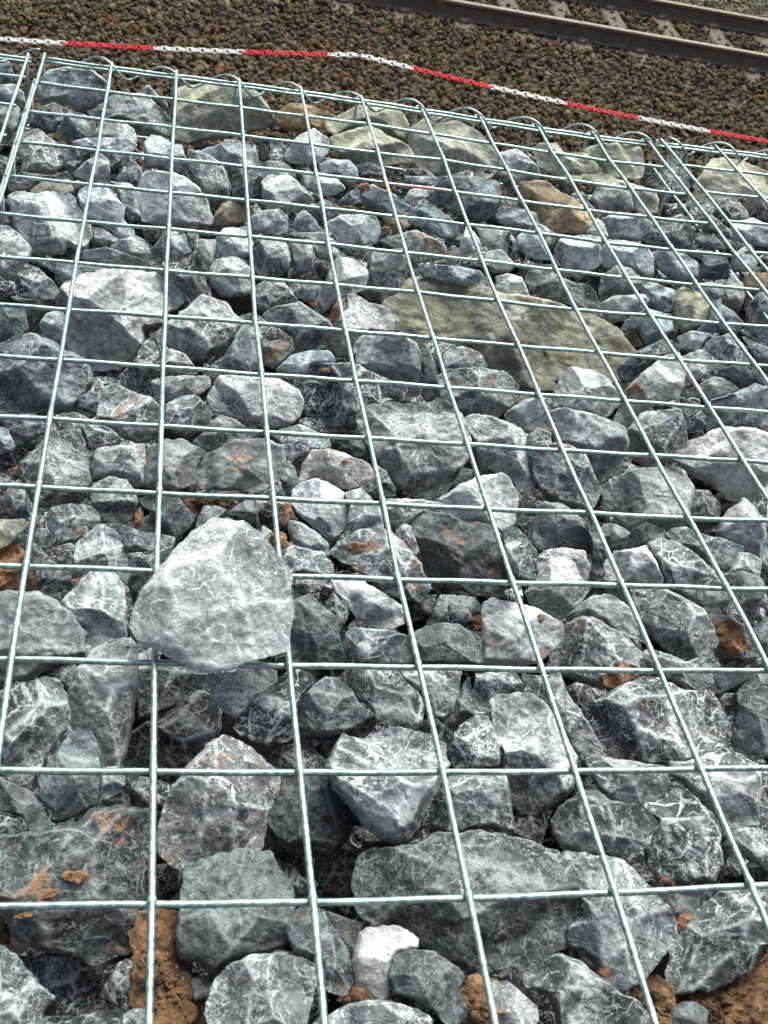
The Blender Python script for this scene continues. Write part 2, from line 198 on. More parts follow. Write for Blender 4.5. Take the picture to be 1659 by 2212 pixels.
 ([4262,-6274,-421],[-161,-751,641],[-333,-235,-292,-28,-171,175,-180,333,-109,377,107,289,348,277,412,150,453,38,171,-57,39,-202,-2,-410,-159,-420,-292,-347],77,16,95,3,0,0.6,0.2,'smooth whitish peaked rock touching the left end of the large olive boulder'),
 ([1513,-717,-420],[16,-844,536],[-734,-30,-546,62,-408,220,-170,295,118,328,369,142,624,-95,581,-245,337,-295,43,-279,-252,-143,-588,-133],78,16,95,0,0,0.6,0.1,'elongated grey rock in second row, second column of mesh'),
 ([5062,-1196,-299],[-133,-675,726],[-673,27,-418,188,-88,365,187,260,538,170,693,13,664,-128,269,-236,-384,-317,-538,-161],79,16,94,4,0,0.4,0.3,'lower of two stacked olive rocks at the far edge'),
 ([8888,-7369,-476],[-444,-644,623],[-405,-198,-401,-65,-123,205,2,344,252,383,421,1,238,-142,-103,-310,-262,-423],80,16,94,0,0,0.6,0.1,'angular grey rock in ninth row, ninth column of mesh'),
 ([2652,-12045,-245],[-81,-548,832],[-282,73,-89,123,117,187,257,180,269,92,150,-49,56,-185,-23,-245,-147,-161],81,16,93,2,0,0.6,0.1,'pale pointed rock peeping out just under the boulder on the mesh'),
 ([4420,-12552,-265],[-253,-496,831],[-176,-118,-193,35,-83,212,11,249,181,74,227,-92,-93,-231],82,15,91,0,0,0.6,0.1,'chunky grey rock in thirteenth row, fifth column of mesh'),
 ([1552,-10541,-289],[24,-629,777],[-246,-109,-237,58,-133,171,-27,258,109,190,222,8,231,-161,199,-287,89,-148,-139,-164],83,15,91,2,0,0.6,0.1,'angular light grey rock in eleventh row, second column of mesh'),
 ([3690,-9175,-333],[-149,-675,723],[-336,-212,-338,-31,-274,148,-104,197,99,170,339,117,394,-5,282,-110,164,-182,32,-174,-103,-151,-264,-165],84,15,91,8,1,0.6,0.1,'cream white rock with a dark brown spot, above a half white rock'),
 ([6410,-11754,-276],[-398,-510,763],[-370,-141,-342,20,-215,73,4,95,156,218,278,213,244,98,357,-45,210,-111,54,-101,-84,-129,-247,-170],85,15,91,0,0,0.6,0.1,'elongated grey rock in twelfth row, seventh column of mesh'),
 ([3781,-11103,-247],[-178,-593,786],[-382,130,-124,192,49,132,268,55,323,-90,159,-215,35,-173,-103,-135,-200,-29,-318,44],86,15,91,3,0,0.6,0.2,'elongated white splashed rock leaning down right beside a black hollow near the centre'),
 ([3575,-6483,-378],[-118,-753,647],[-344,181,-53,288,114,200,297,134,371,30,327,-191,168,-294,-38,-328,-88,-124,-413,-4,-480,62],87,15,91,0,0,0.6,0.1,'angular grey rock in eighth row, fourth column of mesh'),
 ([4195,-12006,-260],[-225,-535,814],[-329,51,-99,154,163,198,195,2,187,-150,128,-223,34,-227,-90,-91,-250,-20],88,15,88,0,0,0.6,0.1,'angular grey rock in thirteenth row, fifth column of mesh'),
 ([4830,-4811,-512],[-181,-773,608],[-248,-102,-268,111,-239,291,135,390,303,207,265,-40,218,-245,50,-388,-127,-381,-278,-282],89,15,88,0,0,0.6,0.1,'chunky grey rock in sixth row, fifth column of mesh'),
 ([2065,-10045,-298],[-20,-651,759],[-246,144,-151,210,94,213,219,57,278,47,214,-91,79,-232,-66,-198,-226,-149,-232,-61,-139,33],90,15,87,0,0,0.6,0.1,'angular grey rock in eleventh row, third column of mesh'),
 ([1228,-10210,-287],[52,-644,764],[-259,-75,-124,151,12,194,218,164,272,91,299,34,105,-137,-58,-177,-206,-203,-273,-131],91,15,87,0,1,0.6,0.1,'dark grey rock with orange and ochre crust near the left picture edge'),
 ([3367,-14624,-282],[-173,-337,925],[-354,-137,-255,-39,-165,57,-43,131,115,169,221,172,324,155,375,48,-333,-235],92,14,86,2,1,0.6,0.1,'elongated light grey mud-stained rock in fifteenth row, fourth column of mesh'),
 ([7894,-9736,-367],[-445,-578,684],[-238,-176,-247,68,-154,286,-37,267,158,154,267,-38,296,-212,154,-208,-27,-204,-135,-201],93,14,86,3,0,0.6,0.2,'pale peaked rock like a small pyramid near the right picture edge'),
 ([313,-2502,-406],[82,-822,564],[-371,84,-197,270,-46,346,144,198,445,78,509,-5,268,-110,178,-270,-294,-301,-248,-124,-393,17],94,14,85,0,0,0.6,0.1,'angular grey rock in fourth row, first column of mesh'),
 ([2906,-7100,-422],[-76,-740,668],[-283,-181,-198,33,-84,307,87,404,186,177,219,-114,198,-265,-88,-302],95,14,84,0,0,0.6,0.1,'angular grey rock in eighth row, third column of mesh'),
 ([10408,-426,-559],[-384,-770,509],[-489,-27,-377,149,-193,203,-188,347,-94,488,107,490,234,301,422,101,291,-252,96,-512,-45,-526,-165,-275,-416,-148],96,14,84,1,0,0.6,0.1,'chunky dark grey rock in second row, tenth column of mesh'),
 ([2590,-2528,-510],[-42,-821,570],[-350,318,-321,390,-139,392,123,291,254,103,326,-71,267,-331,185,-457,49,-497,-63,-259,-240,-53,-319,73],97,14,84,0,0,0.6,0.1,'elongated grey rock in fourth row, third column of mesh'),
 ([7159,-5117,-337],[-316,-741,592],[-553,-5,-530,137,-282,209,5,157,100,140,264,187,426,100,548,-111,530,-229,340,-195,143,-140,-233,-160,-425,-125],98,14,84,7,0,0.6,0.1,'dark rock with a white right end lying along the top of the olive boulder'),
 ([5232,153,-380],[-131,-686,715],[-746,-172,-454,31,-164,263,344,339,562,183,642,28,682,-221,283,-131,5,-103,-350,-261,-547,-387,-692,-331],99,14,84,4,0,0.4,0.3,'upper of two stacked olive rocks at the far edge'),
 ([1242,-3996,-417],[34,-803,594],[-359,214,-240,328,-78,363,131,174,256,81,218,-68,366,-224,389,-348,328,-405,182,-364,57,-248,-232,-105,-315,12],100,14,84,2,0,0.6,0.1,'elongated light grey rock in fifth row, second column of mesh'),
 ([1648,-9270,-325],[15,-681,733],[-270,36,-229,131,-37,171,218,199,238,43,215,-222,125,-210,-12,-123,-263,-164],101,14,84,0,1,0.6,0.1,'angular grey mud-stained rock in tenth row, second column of mesh'),
 ([7411,-10890,-726],[-463,-559,688],[-348,126,-264,249,-66,146,141,164,271,46,359,-57,-17,-268],102,14,83,2,0,0.6,0.1,'elongated light grey sunken rock in twelfth row, seventh column of mesh'),
 ([6445,-10396,-357],[-370,-579,726],[-281,-77,-226,69,-69,173,31,251,150,165,312,13,322,-51,-198,-231],103,14,83,3,0,0.6,0.2,'angular whitish rock in eleventh row, seventh column of mesh'),
 ([1612,-9838,-299],[18,-660,751],[-211,34,-186,153,-46,218,98,193,202,92,205,-42,152,-192,38,-225,-120,-170,-193,-84],104,14,82,0,0,0.6,0.1,'chunky grey rock in eleventh row, second column of mesh'),
 ([7303,-10150,-283],[-422,-575,701],[-456,-71,-399,29,-278,106,-152,94,114,149,300,149,326,18,256,-160,125,-170,-125,-75,-343,-90],105,14,81,0,0,0.6,0.1,'elongated grey rock in eleventh row, eighth column of mesh'),
 ([3770,-11568,-249],[-182,-567,803],[-269,21,-234,100,-87,123,86,154,226,148,193,56,241,-84,-118,-189,-184,-40],106,13,81,0,0,0.6,0.1,'elongated grey rock in twelfth row, fourth column of mesh'),
 ([5950,-11113,-270],[-352,-556,753],[-351,-182,-293,-59,-201,96,-49,181,103,152,208,86,308,-44,412,-109,197,-111,-30,-86,-185,-91,-294,-205],107,13,80,2,0,0.6,0.1,'elongated light grey rock in twelfth row, sixth column of mesh'),
 ([1122,-10748,-333],[63,-616,785],[-244,329,-141,312,-52,200,37,101,178,0,208,-139,107,-271,-85,-154,-120,65,-182,204],108,13,80,1,0,0.6,0.1,'small elongated dark grey rock in twelfth row, second column of mesh'),
 ([4188,-5286,-412],[-148,-772,618],[-267,-338,-231,-60,-154,224,-108,316,102,314,285,223,323,126,270,-51,101,-166,-64,-301,-185,-448],109,13,79,2,0,0.6,0.1,'angular light grey rock in seventh row, fifth column of mesh'),
 ([4220,-14625,-222],[-264,-331,906],[-106,147,-31,137,123,111,171,42,155,-76,-32,-192,-197,79],110,13,79,2,1,0.6,0.1,'small angular light grey mud-stained rock in fifteenth row, fifth column of mesh'),
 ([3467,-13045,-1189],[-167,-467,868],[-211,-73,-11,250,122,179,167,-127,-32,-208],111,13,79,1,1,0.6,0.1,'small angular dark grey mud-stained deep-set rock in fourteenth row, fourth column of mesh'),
 ([3606,-3076,-363],[-100,-814,572],[-357,139,-256,245,60,274,260,148,416,14,327,-181,59,-246,-188,-285,-301,-122],112,13,78,2,0,0.6,0.1,'angular light grey rock in fourth row, fourth column of mesh'),
 ([1150,-13069,-237],[71,-479,875],[-161,228,-40,148,82,78,139,-37,205,-164,66,-219,11,-84,-100,-37,-170,4],113,13,77,0,0,0.6,0.1,'small elongated grey rock in fourteenth row, second column of mesh'),
 ([3094,-12425,-652],[-132,-542,830],[-262,-29,-139,102,-12,154,131,127,277,20,253,-65,-195,-150],114,13,77,1,0,0.6,0.1,'small elongated dark grey sunken rock in thirteenth row, third column of mesh'),
 ([9466,-260,-372],[-284,-646,708],[-650,-17,-464,130,-112,297,282,323,377,199,486,-163,424,-242,-91,-337,-247,-201,-352,-141],115,13,77,4,0,0.4,0.3,'brownish olive block at the far edge next to the right joint'),
 ([5697,-10470,-288],[-321,-593,739],[-220,-153,-264,-37,-206,68,-75,152,133,200,237,92,262,-63,-122,-197],116,13,77,2,1,0.6,0.1,'angular light grey mud-stained rock in eleventh row, sixth column of mesh'),
 ([7733,-3896,-391],[-325,-756,568],[-362,-23,-322,156,17,301,229,313,270,110,341,-37,125,-339,-29,-311,-233,-202],117,13,77,2,0,0.6,0.1,'chunky light grey rock in fifth row, eighth column of mesh'),
 ([2260,-8477,-307],[-34,-708,705],[-225,82,-88,195,72,219,141,167,232,43,257,-72,86,-171,25,-226,-107,-188,-226,-100],118,13,75,0,0,0.6,0.1,'chunky grey rock in ninth row, third column of mesh'),
 ([8493,-3848,-379],[-361,-745,561],[-430,-79,-366,160,-93,219,194,234,328,129,442,-128,355,-228,38,-155,-280,-229],119,13,75,2,0,0.6,0.1,'angular light grey rock at near left of fifth row, ninth column of mesh'),
 ([5297,-10345,-300],[-289,-606,742],[-221,179,-135,259,20,181,170,70,175,-42,226,-171,67,-243,-111,-143],120,12,75,0,0,0.6,0.1,'elongated grey rock in eleventh row, sixth column of mesh'),
 ([3359,-8826,-306],[-120,-691,713],[-323,47,-34,196,278,114,325,21,123,-63,23,-263,-153,-192,-158,-59],121,12,74,0,0,0.6,0.1,'angular grey rock in tenth row, fourth column of mesh'),
 ([8313,-740,-315],[-251,-654,714],[-569,57,-463,175,-183,268,-38,147,355,228,586,88,597,-54,290,-141,-55,-296,-324,-225],122,12,74,4,0,0.4,0.3,'elongated olive rock in second row, ninth column of mesh'),
 ([2791,-5537,-349],[-62,-778,625],[-274,65,-208,193,21,263,209,169,280,-141,149,-217,-125,-252,-241,-69],123,12,73,0,0,0.6,0.1,'chunky grey rock in seventh row, third column of mesh'),
 ([4492,-3993,-315],[-156,-796,585],[-406,22,-231,165,29,214,250,234,349,54,314,-130,105,-213,-206,-228],124,12,73,3,0,0.6,0.2,'bright white blocky rock right of the fourth long wire, seventh mesh row'),
 ([7451,-10774,-290],[-444,-541,714],[-266,63,-130,190,62,204,123,148,192,-256,48,-229,-122,-56],125,12,72,0,0,0.6,0.1,'angular grey rock in twelfth row, eighth column of mesh'),
 ([3293,-4917,-353],[-91,-787,610],[-158,222,147,268,257,57,257,-109,167,-226,-98,-265,-237,-141,-267,102],126,12,72,0,0,0.6,0.1,'chunky grey rock in sixth row, fourth column of mesh'),
 ([5318,-4224,-359],[-204,-783,588],[-548,-19,-221,141,-57,221,134,174,378,93,437,-73,40,-226,-209,-124],127,12,72,2,1,0.6,0.1,'elongated light grey mud-stained rock in fifth row, sixth column of mesh'),
 ([1808,-6926,-847],[1,-779,627],[-272,-71,-126,77,-3,322,72,387,196,200,189,-57,116,-161,103,-300,-52,-291,-209,-203],128,12,71,1,0,0.6,0.1,'angular dark grey sunken rock in ninth row, second column of mesh'),
 ([1323,-8856,-280],[40,-697,716],[-347,126,-123,181,90,77,212,33,336,-91,214,-158,1,-194,-61,-23,-271,3],129,12,71,1,0,0.6,0.1,'elongated dark grey rock in tenth row, second column of mesh'),
 ([207,-5372,-386],[103,-777,621],[-194,322,23,312,165,203,270,54,228,-81,165,-275,52,-335,-216,-228],130,12,71,0,0,0.6,0.1,'angular grey rock at far left of seventh row, first column of mesh'),
 ([8918,-5271,-341],[-328,-571,753],[-278,1,-219,277,105,272,258,104,301,-80,29,-333,-132,-270],131,12,70,4,0,0.4,0.3,'chunky olive rock in sixth row, ninth column of mesh'),
 ([6376,-13498,-228],[-433,-393,811],[-244,-80,-230,6,-94,96,72,180,243,-96,38,-112,-119,-102],132,12,70,0,0,0.6,0.1,'small angular grey rock in fourteenth row, seventh column of mesh'),
 ([2603,-8776,-283],[-61,-698,713],[-128,114,-56,189,75,171,280,63,306,-32,132,-69,-128,-197,-296,-118,-195,-8],133,12,69,0,0,0.6,0.1,'angular grey rock in tenth row, third column of mesh'),
 ([1955,-2221,-352],[-7,-830,558],[-301,126,-195,273,-35,248,106,174,244,168,300,-8,342,-139,176,-272,-12,-180,-261,-208],134,11,69,2,0,0.6,0.1,'angular light grey rock at far right of fourth row, second column of mesh'),
 ([2945,-2115,-323],[-60,-830,554],[-516,42,-247,161,28,224,220,193,324,93,366,-87,144,-235,-114,-247,-227,-55],135,11,68,2,0,0.6,0.1,'angular light grey rock in third row, third column of mesh'),
 ([9405,-3030,-363],[-388,-746,541],[-391,-163,-268,131,-116,205,36,278,238,214,374,53,388,-121,-3,-169,-162,-296],136,11,68,1,0,0.6,0.1,'angular dark grey rock in fourth row, ninth column of mesh'),
 ([1862,-10414,-237],[-3,-638,770],[-362,124,-172,133,-4,70,289,41,280,-60,198,-106,-104,-119,-222,46],137,11,68,0,0,0.6,0.1,'small elongated grey rock in eleventh row, second column of mesh'),
 ([9543,-727,-706],[-289,-632,719],[-844,-10,-686,169,-453,209,-193,159,473,170,583,10,628,-235,315,-300,141,-128,-425,-76],138,11,68,6,0,0.4,0.7,'elongated greenish grey sunken rock in third row, ninth column of mesh'),
 ([3271,-10603,-247],[-128,-623,772],[-244,45,-142,122,136,114,241,15,256,-71,-138,-141,-201,-35],139,11,68,0,0,0.6,0.1,'small elongated grey rock in eleventh row, fourth column of mesh'),
 ([2184,-8058,-258],[-27,-723,690],[-297,39,-88,110,292,146,316,46,206,-66,-134,-165,-252,-125],140,11,67,2,1,0.6,0.1,'elongated light grey mud-stained rock in ninth row, third column of mesh'),
 ([8171,-5784,-352],[-379,-708,596],[-343,-192,-329,-52,-132,196,211,222,298,50,213,-136,39,-264,-126,-118],141,11,67,0,0,0.6,0.1,'angular grey rock in seventh row, eighth column of mesh'),
 ([4579,-11837,-719],[-267,-560,784],[-106,98,-62,286,19,143,204,148,223,47,67,-41,-46,-296,-144,-194],142,11,67,0,0,0.6,0.1,'small angular grey sunken rock in thirteenth row, fifth column of mesh'),
 ([8085,-4698,-370],[-356,-735,578],[-251,-144,-268,39,-87,259,82,241,244,175,358,47,199,-96,-143,-321,-214,-250],143,11,67,0,0,0.6,0.1,'angular grey rock in sixth row, eighth column of mesh'),
 ([4087,-1290,-390],[-115,-833,541],[-352,-139,-214,128,36,317,278,212,330,25,209,-192,-158,-266,-326,-233],144,11,66,3,0,0.6,0.2,'small rounded white rock beside the fourth long wire near the far edge'),
 ([3262,-5939,-323],[-94,-769,632],[-275,16,-172,130,-64,205,92,209,225,91,317,-13,175,-133,-51,-206,-212,-171],145,11,66,0,0,0.6,0.1,'angular grey rock in seventh row, fourth column of mesh'),
 ([4698,-11981,-241],[-270,-530,804],[-155,-152,-182,36,110,163,228,67,143,-8,-14,-154],146,11,66,0,0,0.6,0.1,'small elongated grey rock in thirteenth row, fifth column of mesh'),
 ([7870,-6552,-387],[-378,-692,615],[-296,-237,-161,28,130,325,308,301,355,231,149,50,12,-150,-80,-356,-215,-339],147,11,66,1,0,0.6,0.1,'elongated dark grey rock in eighth row, eighth column of mesh'),
 ([581,-6182,-302],[83,-765,638],[-173,165,-84,224,38,192,193,51,270,-75,205,-169,-111,-160,-232,-110],148,11,66,0,0,0.6,0.1,'angular grey rock at near right of seventh row, first column of mesh'),
 ([9137,-4112,-322],[-395,-730,558],[-365,10,-342,141,-168,197,72,203,263,144,329,-29,290,-116,108,-274,-191,-128],149,11,65,2,0,0.6,0.1,'angular light grey rock at near right of fifth row, ninth column of mesh'),
 ([2854,-4732,-325],[-63,-793,606],[-245,49,-156,184,127,244,254,13,305,-84,27,-203,-219,-216],150,11,65,2,0,0.6,0.1,'angular light grey rock in sixth row, third column of mesh'),
 ([5655,-3499,-311],[-215,-793,570],[-358,64,-288,171,-64,221,194,116,354,36,371,-145,197,-207,-75,-151,-346,-95],151,11,65,0,0,0.6,0.1,'elongated grey rock in fifth row, sixth column of mesh'),
 ([4032,-199,-354],[-107,-845,524],[-424,5,-162,200,17,231,284,199,418,-7,351,-95,103,-212,-157,-230,-354,-135],152,11,65,5,1,0.6,0.35,'orange tan rock at the far edge between the olive slab and the olive rocks'),
 ([1155,-2391,-267],[37,-829,557],[-457,40,-252,115,231,162,433,93,390,1,63,-263,16,-123,-161,-52,-378,-160],153,11,64,0,0,0.6,0.1,'elongated grey rock in fourth row, second column of mesh'),
 ([5691,-5114,-270],[-236,-765,600],[-512,-50,-347,76,-33,130,269,137,402,40,463,-119,109,-95,-214,-108,-456,-101],154,11,64,0,0,0.6,0.1,'elongated grey rock in sixth row, sixth column of mesh'),
 ([9041,-6329,-312],[-433,-677,595],[-313,-98,-257,82,-57,227,203,125,305,-15,169,-203,-67,-160],155,11,64,0,0,0.6,0.1,'angular grey rock at near right of seventh row, ninth column of mesh'),
 ([7449,-1125,-354],[-274,-805,526],[-353,133,-70,281,332,91,411,-99,20,-247,-261,-211],156,11,64,2,0,0.6,0.1,'angular light grey rock in third row, eighth column of mesh'),
 ([4295,-9820,-266],[-204,-646,736],[-259,50,73,134,355,156,136,4,-3,-208,-127,-159],157,11,63,2,0,0.6,0.1,'small elongated light grey rock in eleventh row, fifth column of mesh'),
 ([5855,-13709,-661],[-413,-401,818],[-252,-75,78,203,109,58,129,-93,69,-184,-28,-76,-138,-66],158,11,63,2,1,0.6,0.1,'small angular light grey mud-stained sunken rock in fifteenth row, sixth column of mesh'),
 ([3878,-9921,-287],[-172,-645,744],[-149,84,-19,208,123,128,213,-73,-7,-138,-143,-231],159,10,63,2,0,0.6,0.1,'small chunky light grey rock in eleventh row, fourth column of mesh'),
 ([7881,-8999,-781],[-447,-637,629],[-210,189,-50,240,132,153,225,-143,82,-230,-118,-195,-188,50],160,10,63,1,0,0.6,0.1,'angular dark grey sunken rock in tenth row, eighth column of mesh'),
 ([8763,-2902,-347],[-358,-759,543],[-404,-6,-207,166,86,202,352,168,331,10,278,-132,70,-194,-201,-225,-295,-100],161,10,63,2,0,0.6,0.1,'elongated light grey rock in fourth row, ninth column of mesh'),
 ([730,-8897,-257],[87,-694,715],[-259,120,122,133,221,22,204,-56,-52,-207,-120,-67],162,10,63,1,0,0.6,0.1,'small angular dark grey rock in tenth row, first column of mesh'),
 ([7941,-5356,-360],[-360,-722,591],[-303,-26,-170,108,187,245,289,210,259,41,108,-167,-135,-246,-260,-149],163,10,62,2,0,0.6,0.1,'elongated light grey rock in seventh row, eighth column of mesh'),
 ([2076,-5006,-304],[-16,-791,612],[-281,-94,-81,187,96,206,241,122,271,-36,79,-156,-256,-191],164,10,61,0,0,0.6,0.1,'angular grey rock in sixth row, third column of mesh'),
 ([2015,-12691,-640],[-20,-529,848],[-217,122,-15,102,179,45,104,-143,-23,-121,-132,0],165,10,61,1,0,0.6,0.1,'small angular dark grey sunken rock in fourteenth row, second column of mesh'),
 ([1855,-14152,-632],[-3,-406,914],[-84,36,27,166,94,143,66,41,87,-141,-21,-117,-132,-53],166,10,61,1,1,0.6,0.1,'small angular dark grey mud-stained sunken rock in fifteenth row, second column of mesh'),
 ([3110,-2910,-383],[-71,-818,571],[-230,141,97,278,228,117,230,-108,18,-274,-220,-173],167,10,61,1,0,0.6,0.1,'chunky dark grey rock in fourth row, fourth column of mesh'),
 ([4876,-12986,-701],[-313,-476,822],[-192,23,6,106,99,226,107,142,136,-118,-109,-125],168,10,61,1,0,0.6,0.1,'small angular dark grey sunken rock in fourteenth row, fifth column of mesh'),
 ([4994,-3012,-312],[-175,-807,565],[-391,40,-184,197,61,153,266,77,425,-7,309,-147,-211,-157],169,10,60,0,0,0.6,0.1,'elongated grey rock in fourth row, fifth column of mesh'),
 ([10157,-5033,-483],[-454,-686,569],[-256,28,-184,300,-9,440,319,-313,90,-329,-146,-225],170,10,60,0,0,0.6,0.1,'elongated grey rock in sixth row, tenth column of mesh'),
 ([2116,-7369,-373],[-21,-738,675],[-215,245,-135,342,-68,117,127,64,240,-68,280,-154,-100,-188,-149,38],171,10,60,0,0,0.6,0.1,'small elongated grey rock in eighth row, third column of mesh'),
 ([2272,-5874,-278],[-29,-775,631],[-385,95,-145,160,181,120,255,-104,92,-237,-69,-100,-190,1],172,10,59,0,0,0.6,0.1,'elongated grey rock in seventh row, third column of mesh'),
 ([4968,-7176,-407],[-217,-721,658],[-403,346,-252,362,-34,259,87,74,158,-64,225,-261,74,-356,-3,-277,-50,3,-140,214],173,10,59,0,0,0.6,0.1,'elongated grey rock in eighth row, fifth column of mesh'),
 ([8794,-2049,-338],[-346,-774,531],[-327,-39,-325,118,13,214,230,197,357,-26,11,-256,-134,-219],174,10,59,7,0,0.6,0.1,'angular white blotched rock in third row, ninth column of mesh'),
 ([715,-1663,-331],[58,-835,547],[-287,-108,-107,246,163,181,277,56,255,-105,-40,-222,-152,-209],175,10,59,0,0,0.6,0.1,'angular grey rock in third row, first column of mesh'),
 ([5338,-7199,-212],[-243,-722,647],[-245,-27,-196,83,-25,165,175,139,307,-1,51,-125,-161,-199],176,10,59,0,1,0.6,0.1,'angular grey mud-stained rock in eighth row, sixth column of mesh'),
 ([399,-7017,-288],[100,-746,659],[-149,206,64,192,178,125,202,-85,116,-155,-167,-227],177,10,59,0,0,0.6,0.1,'chunky grey rock in eighth row, first column of mesh'),
 ([3521,-7406,-268],[-122,-735,668],[-312,-139,-161,51,7,134,255,176,345,63,67,-21,48,-133,-125,-181],178,10,58,0,0,0.6,0.1,'small elongated grey rock in eighth row, fourth column of mesh'),
 ([9265,-5548,-311],[-428,-694,579],[-249,196,-94,206,105,163,281,65,272,-77,-62,-201,-268,-255,-148,-47],179,10,58,0,0,0.6,0.1,'angular grey rock at far right of seventh row, ninth column of mesh'),
 ([3315,-13824,-634],[-168,-429,887],[-222,63,-142,87,110,81,127,-53,125,-169,-23,-52,-171,20],180,10,58,1,1,0.6,0.1,'small elongated dark grey mud-stained sunken rock in fifteenth row, fourth column of mesh'),
 ([8452,-6764,-298],[-413,-677,609],[-241,27,-41,211,213,155,233,55,108,-102,-39,-311,-142,-110],181,9,57,2,0,0.6,0.1,'angular light grey rock in eighth row, ninth column of mesh'),
 ([1388,-5453,-283],[28,-783,621],[-368,60,-70,123,158,63,447,-11,467,-68,-140,-95,-366,-35],182,9,57,0,0,0.6,0.1,'elongated grey rock in sixth row, second column of mesh'),
 ([1294,-1782,-311],[28,-835,549],[-258,148,13,199,221,108,271,-24,252,-163,70,-250,-117,-64,-344,-64],183,9,57,2,0,0.6,0.1,'angular light grey rock in third row, second column of mesh'),
 ([3818,-13143,-650],[-214,-481,850],[-268,-79,-171,-45,-45,-15,69,51,148,183,322,190,135,15,-63,-80,-211,-164,-272,-262],184,9,57,1,0,0.6,0.1,'small elongated dark grey sunken rock in fourteenth row, fourth column of mesh'),
 ([5887,-8104,-240],[-292,-686,667],[-224,-87,-94,105,94,219,194,136,181,0,15,-183,-154,-179],185,9,57,2,0,0.6,0.1,'small elongated light grey rock in ninth row, sixth column of mesh'),
 ([10976,-2678,-334],[-445,-727,524],[-398,24,-136,220,310,160,427,-119,-72,-185,-333,-195],186,9,57,3,0,0.6,0.2,'elongated whitish rock in right basket, fourth mesh row from far edge'),
 ([344,-3680,-252],[86,-810,580],[-344,26,-144,100,258,85,401,156,501,18,94,-28,-70,-141,-329,-156],187,9,56,1,0,0.6,0.1,'elongated dark grey rock in fifth row, first column of mesh'),
 ([3313,-10280,-260],[-129,-637,760],[-192,55,-192,138,-87,134,90,60,192,-12,227,-127,15,-104,-125,-69],188,9,56,2,0,0.6,0.1,'small elongated light grey rock in eleventh row, fourth column of mesh'),
 ([792,-9965,-263],[88,-653,752],[-124,17,-80,101,33,213,119,-7,113,-137,-63,-144,-115,-98],189,9,56,1,1,0.6,0.1,'small angular dark grey mud-stained rock in eleventh row, first column of mesh'),
 ([3337,-4077,-298],[-90,-803,589],[-271,22,-154,125,96,196,238,100,240,-94,96,-158,-206,-161],190,9,55,2,0,0.6,0.1,'angular light grey rock in fifth row, fourth column of mesh'),
 ([3998,-4553,-309],[-131,-791,598],[-489,75,-33,177,248,34,330,-79,109,-182,-65,-170,-205,40],191,9,55,0,0,0.6,0.1,'elongated grey rock in sixth row, fourth column of mesh'),
 ([1857,-14139,-629],[-4,-407,913],[-76,31,-17,132,58,150,73,67,42,-155,-79,-90],192,9,55,0,0,0.6,0.1,'tiny elongated grey sunken rock in fifteenth row, second column of mesh'),
 ([1523,-3772,-337],[18,-810,587],[-177,122,-263,218,-14,222,156,113,168,-223,44,-277,-85,-162],193,9,54,0,0,0.6,0.1,'elongated grey rock in fifth row, second column of mesh'),
 ([9005,-6894,-298],[-443,-662,605],[-304,-50,16,189,164,138,272,-15,39,-154,-182,-134],194,9,54,1,0,0.6,0.1,'elongated dark grey rock in eighth row, ninth column of mesh'),
 ([320,-1407,-338],[78,-836,543],[-282,-137,-120,148,61,220,287,138,171,-54,32,-225,-125,-192],195,9,54,1,0,0.6,0.1,'angular dark grey rock in third row, first column of mesh'),
 ([6506,-3873,-291],[-264,-777,572],[-340,84,-126,161,112,150,290,10,243,-164,-138,-144],196,9,53,3,0,0.6,0.2,'elongated whitish rock in fifth row, seventh column of mesh'),
 ([3701,-4858,-322],[-116,-787,606],[-210,175,98,226,148,25,174,-159,-20,-274,-105,-121],197,9,53,2,0,0.6,0.1,'angular light grey rock in sixth row, fourth column of mesh'),
 ([3223,-7219,-272],[-99,-741,664],[-188,138,-92,97,149,189,195,50,96,-94,2,-200,-130,-164],198,9,53,0,1,0.6,0.1,'small chunky grey mud-stained rock in eighth row, fourth column of mesh'),
 ([8450,-7290,-276],[-424,-662,618],[-272,-128,-42,156,121,156,307,103,156,-21,-14,-153,-188,-180],199,9,52,2,0,0.6,0.1,'small elongated light grey rock in eighth row, ninth column of mesh'),
 ([4130,-2893,-217],[-128,-818,561],[-312,91,-89,153,171,130,331,-2,208,-115,30,-168,-210,-119],200,9,52,2,0,0.6,0.1,'elongated light grey rock in fourth row, fifth column of mesh'),
 ([6938,-3206,-261],[-278,-783,556],[-318,-81,-293,93,-36,134,256,137,358,-53,39,-134,-202,-147],201,9,52,0,0,0.6,0.1,'elongated grey rock in fourth row, seventh column of mesh'),
 ([7031,-3927,-314],[-292,-768,570],[-269,64,-140,192,49,195,234,-36,354,-121,-55,-184,-209,-61],202,9,52,2,0,0.6,0.1,'angular light grey rock in fifth row, seventh column of mesh'),
 ([2912,-3018,-754],[-63,-853,519],[-302,-141,-156,119,-19,210,283,131,297,-12,18,-170,-223,-202],203,9,52,5,1,0.6,0.35,'brown muddy rock sunk in the hollow beside the pale block, sixth mesh row'),
 ([6632,-10056,-252],[-378,-595,709],[-159,-215,-134,7,-36,138,167,138,198,63,29,-98],204,9,52,1,0,0.6,0.1,'small elongated dark grey rock in eleventh row, seventh column of mesh'),
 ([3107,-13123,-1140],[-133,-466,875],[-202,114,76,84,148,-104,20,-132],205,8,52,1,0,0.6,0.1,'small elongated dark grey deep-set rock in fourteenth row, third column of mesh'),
 ([1738,-12913,-205],[9,-494,870],[-74,97,79,106,94,-27,31,-92,-55,-133,-79,-67],206,8,51,0,0,0.6,0.1,'tiny angular grey rock in fourteenth row, second column of mesh'),
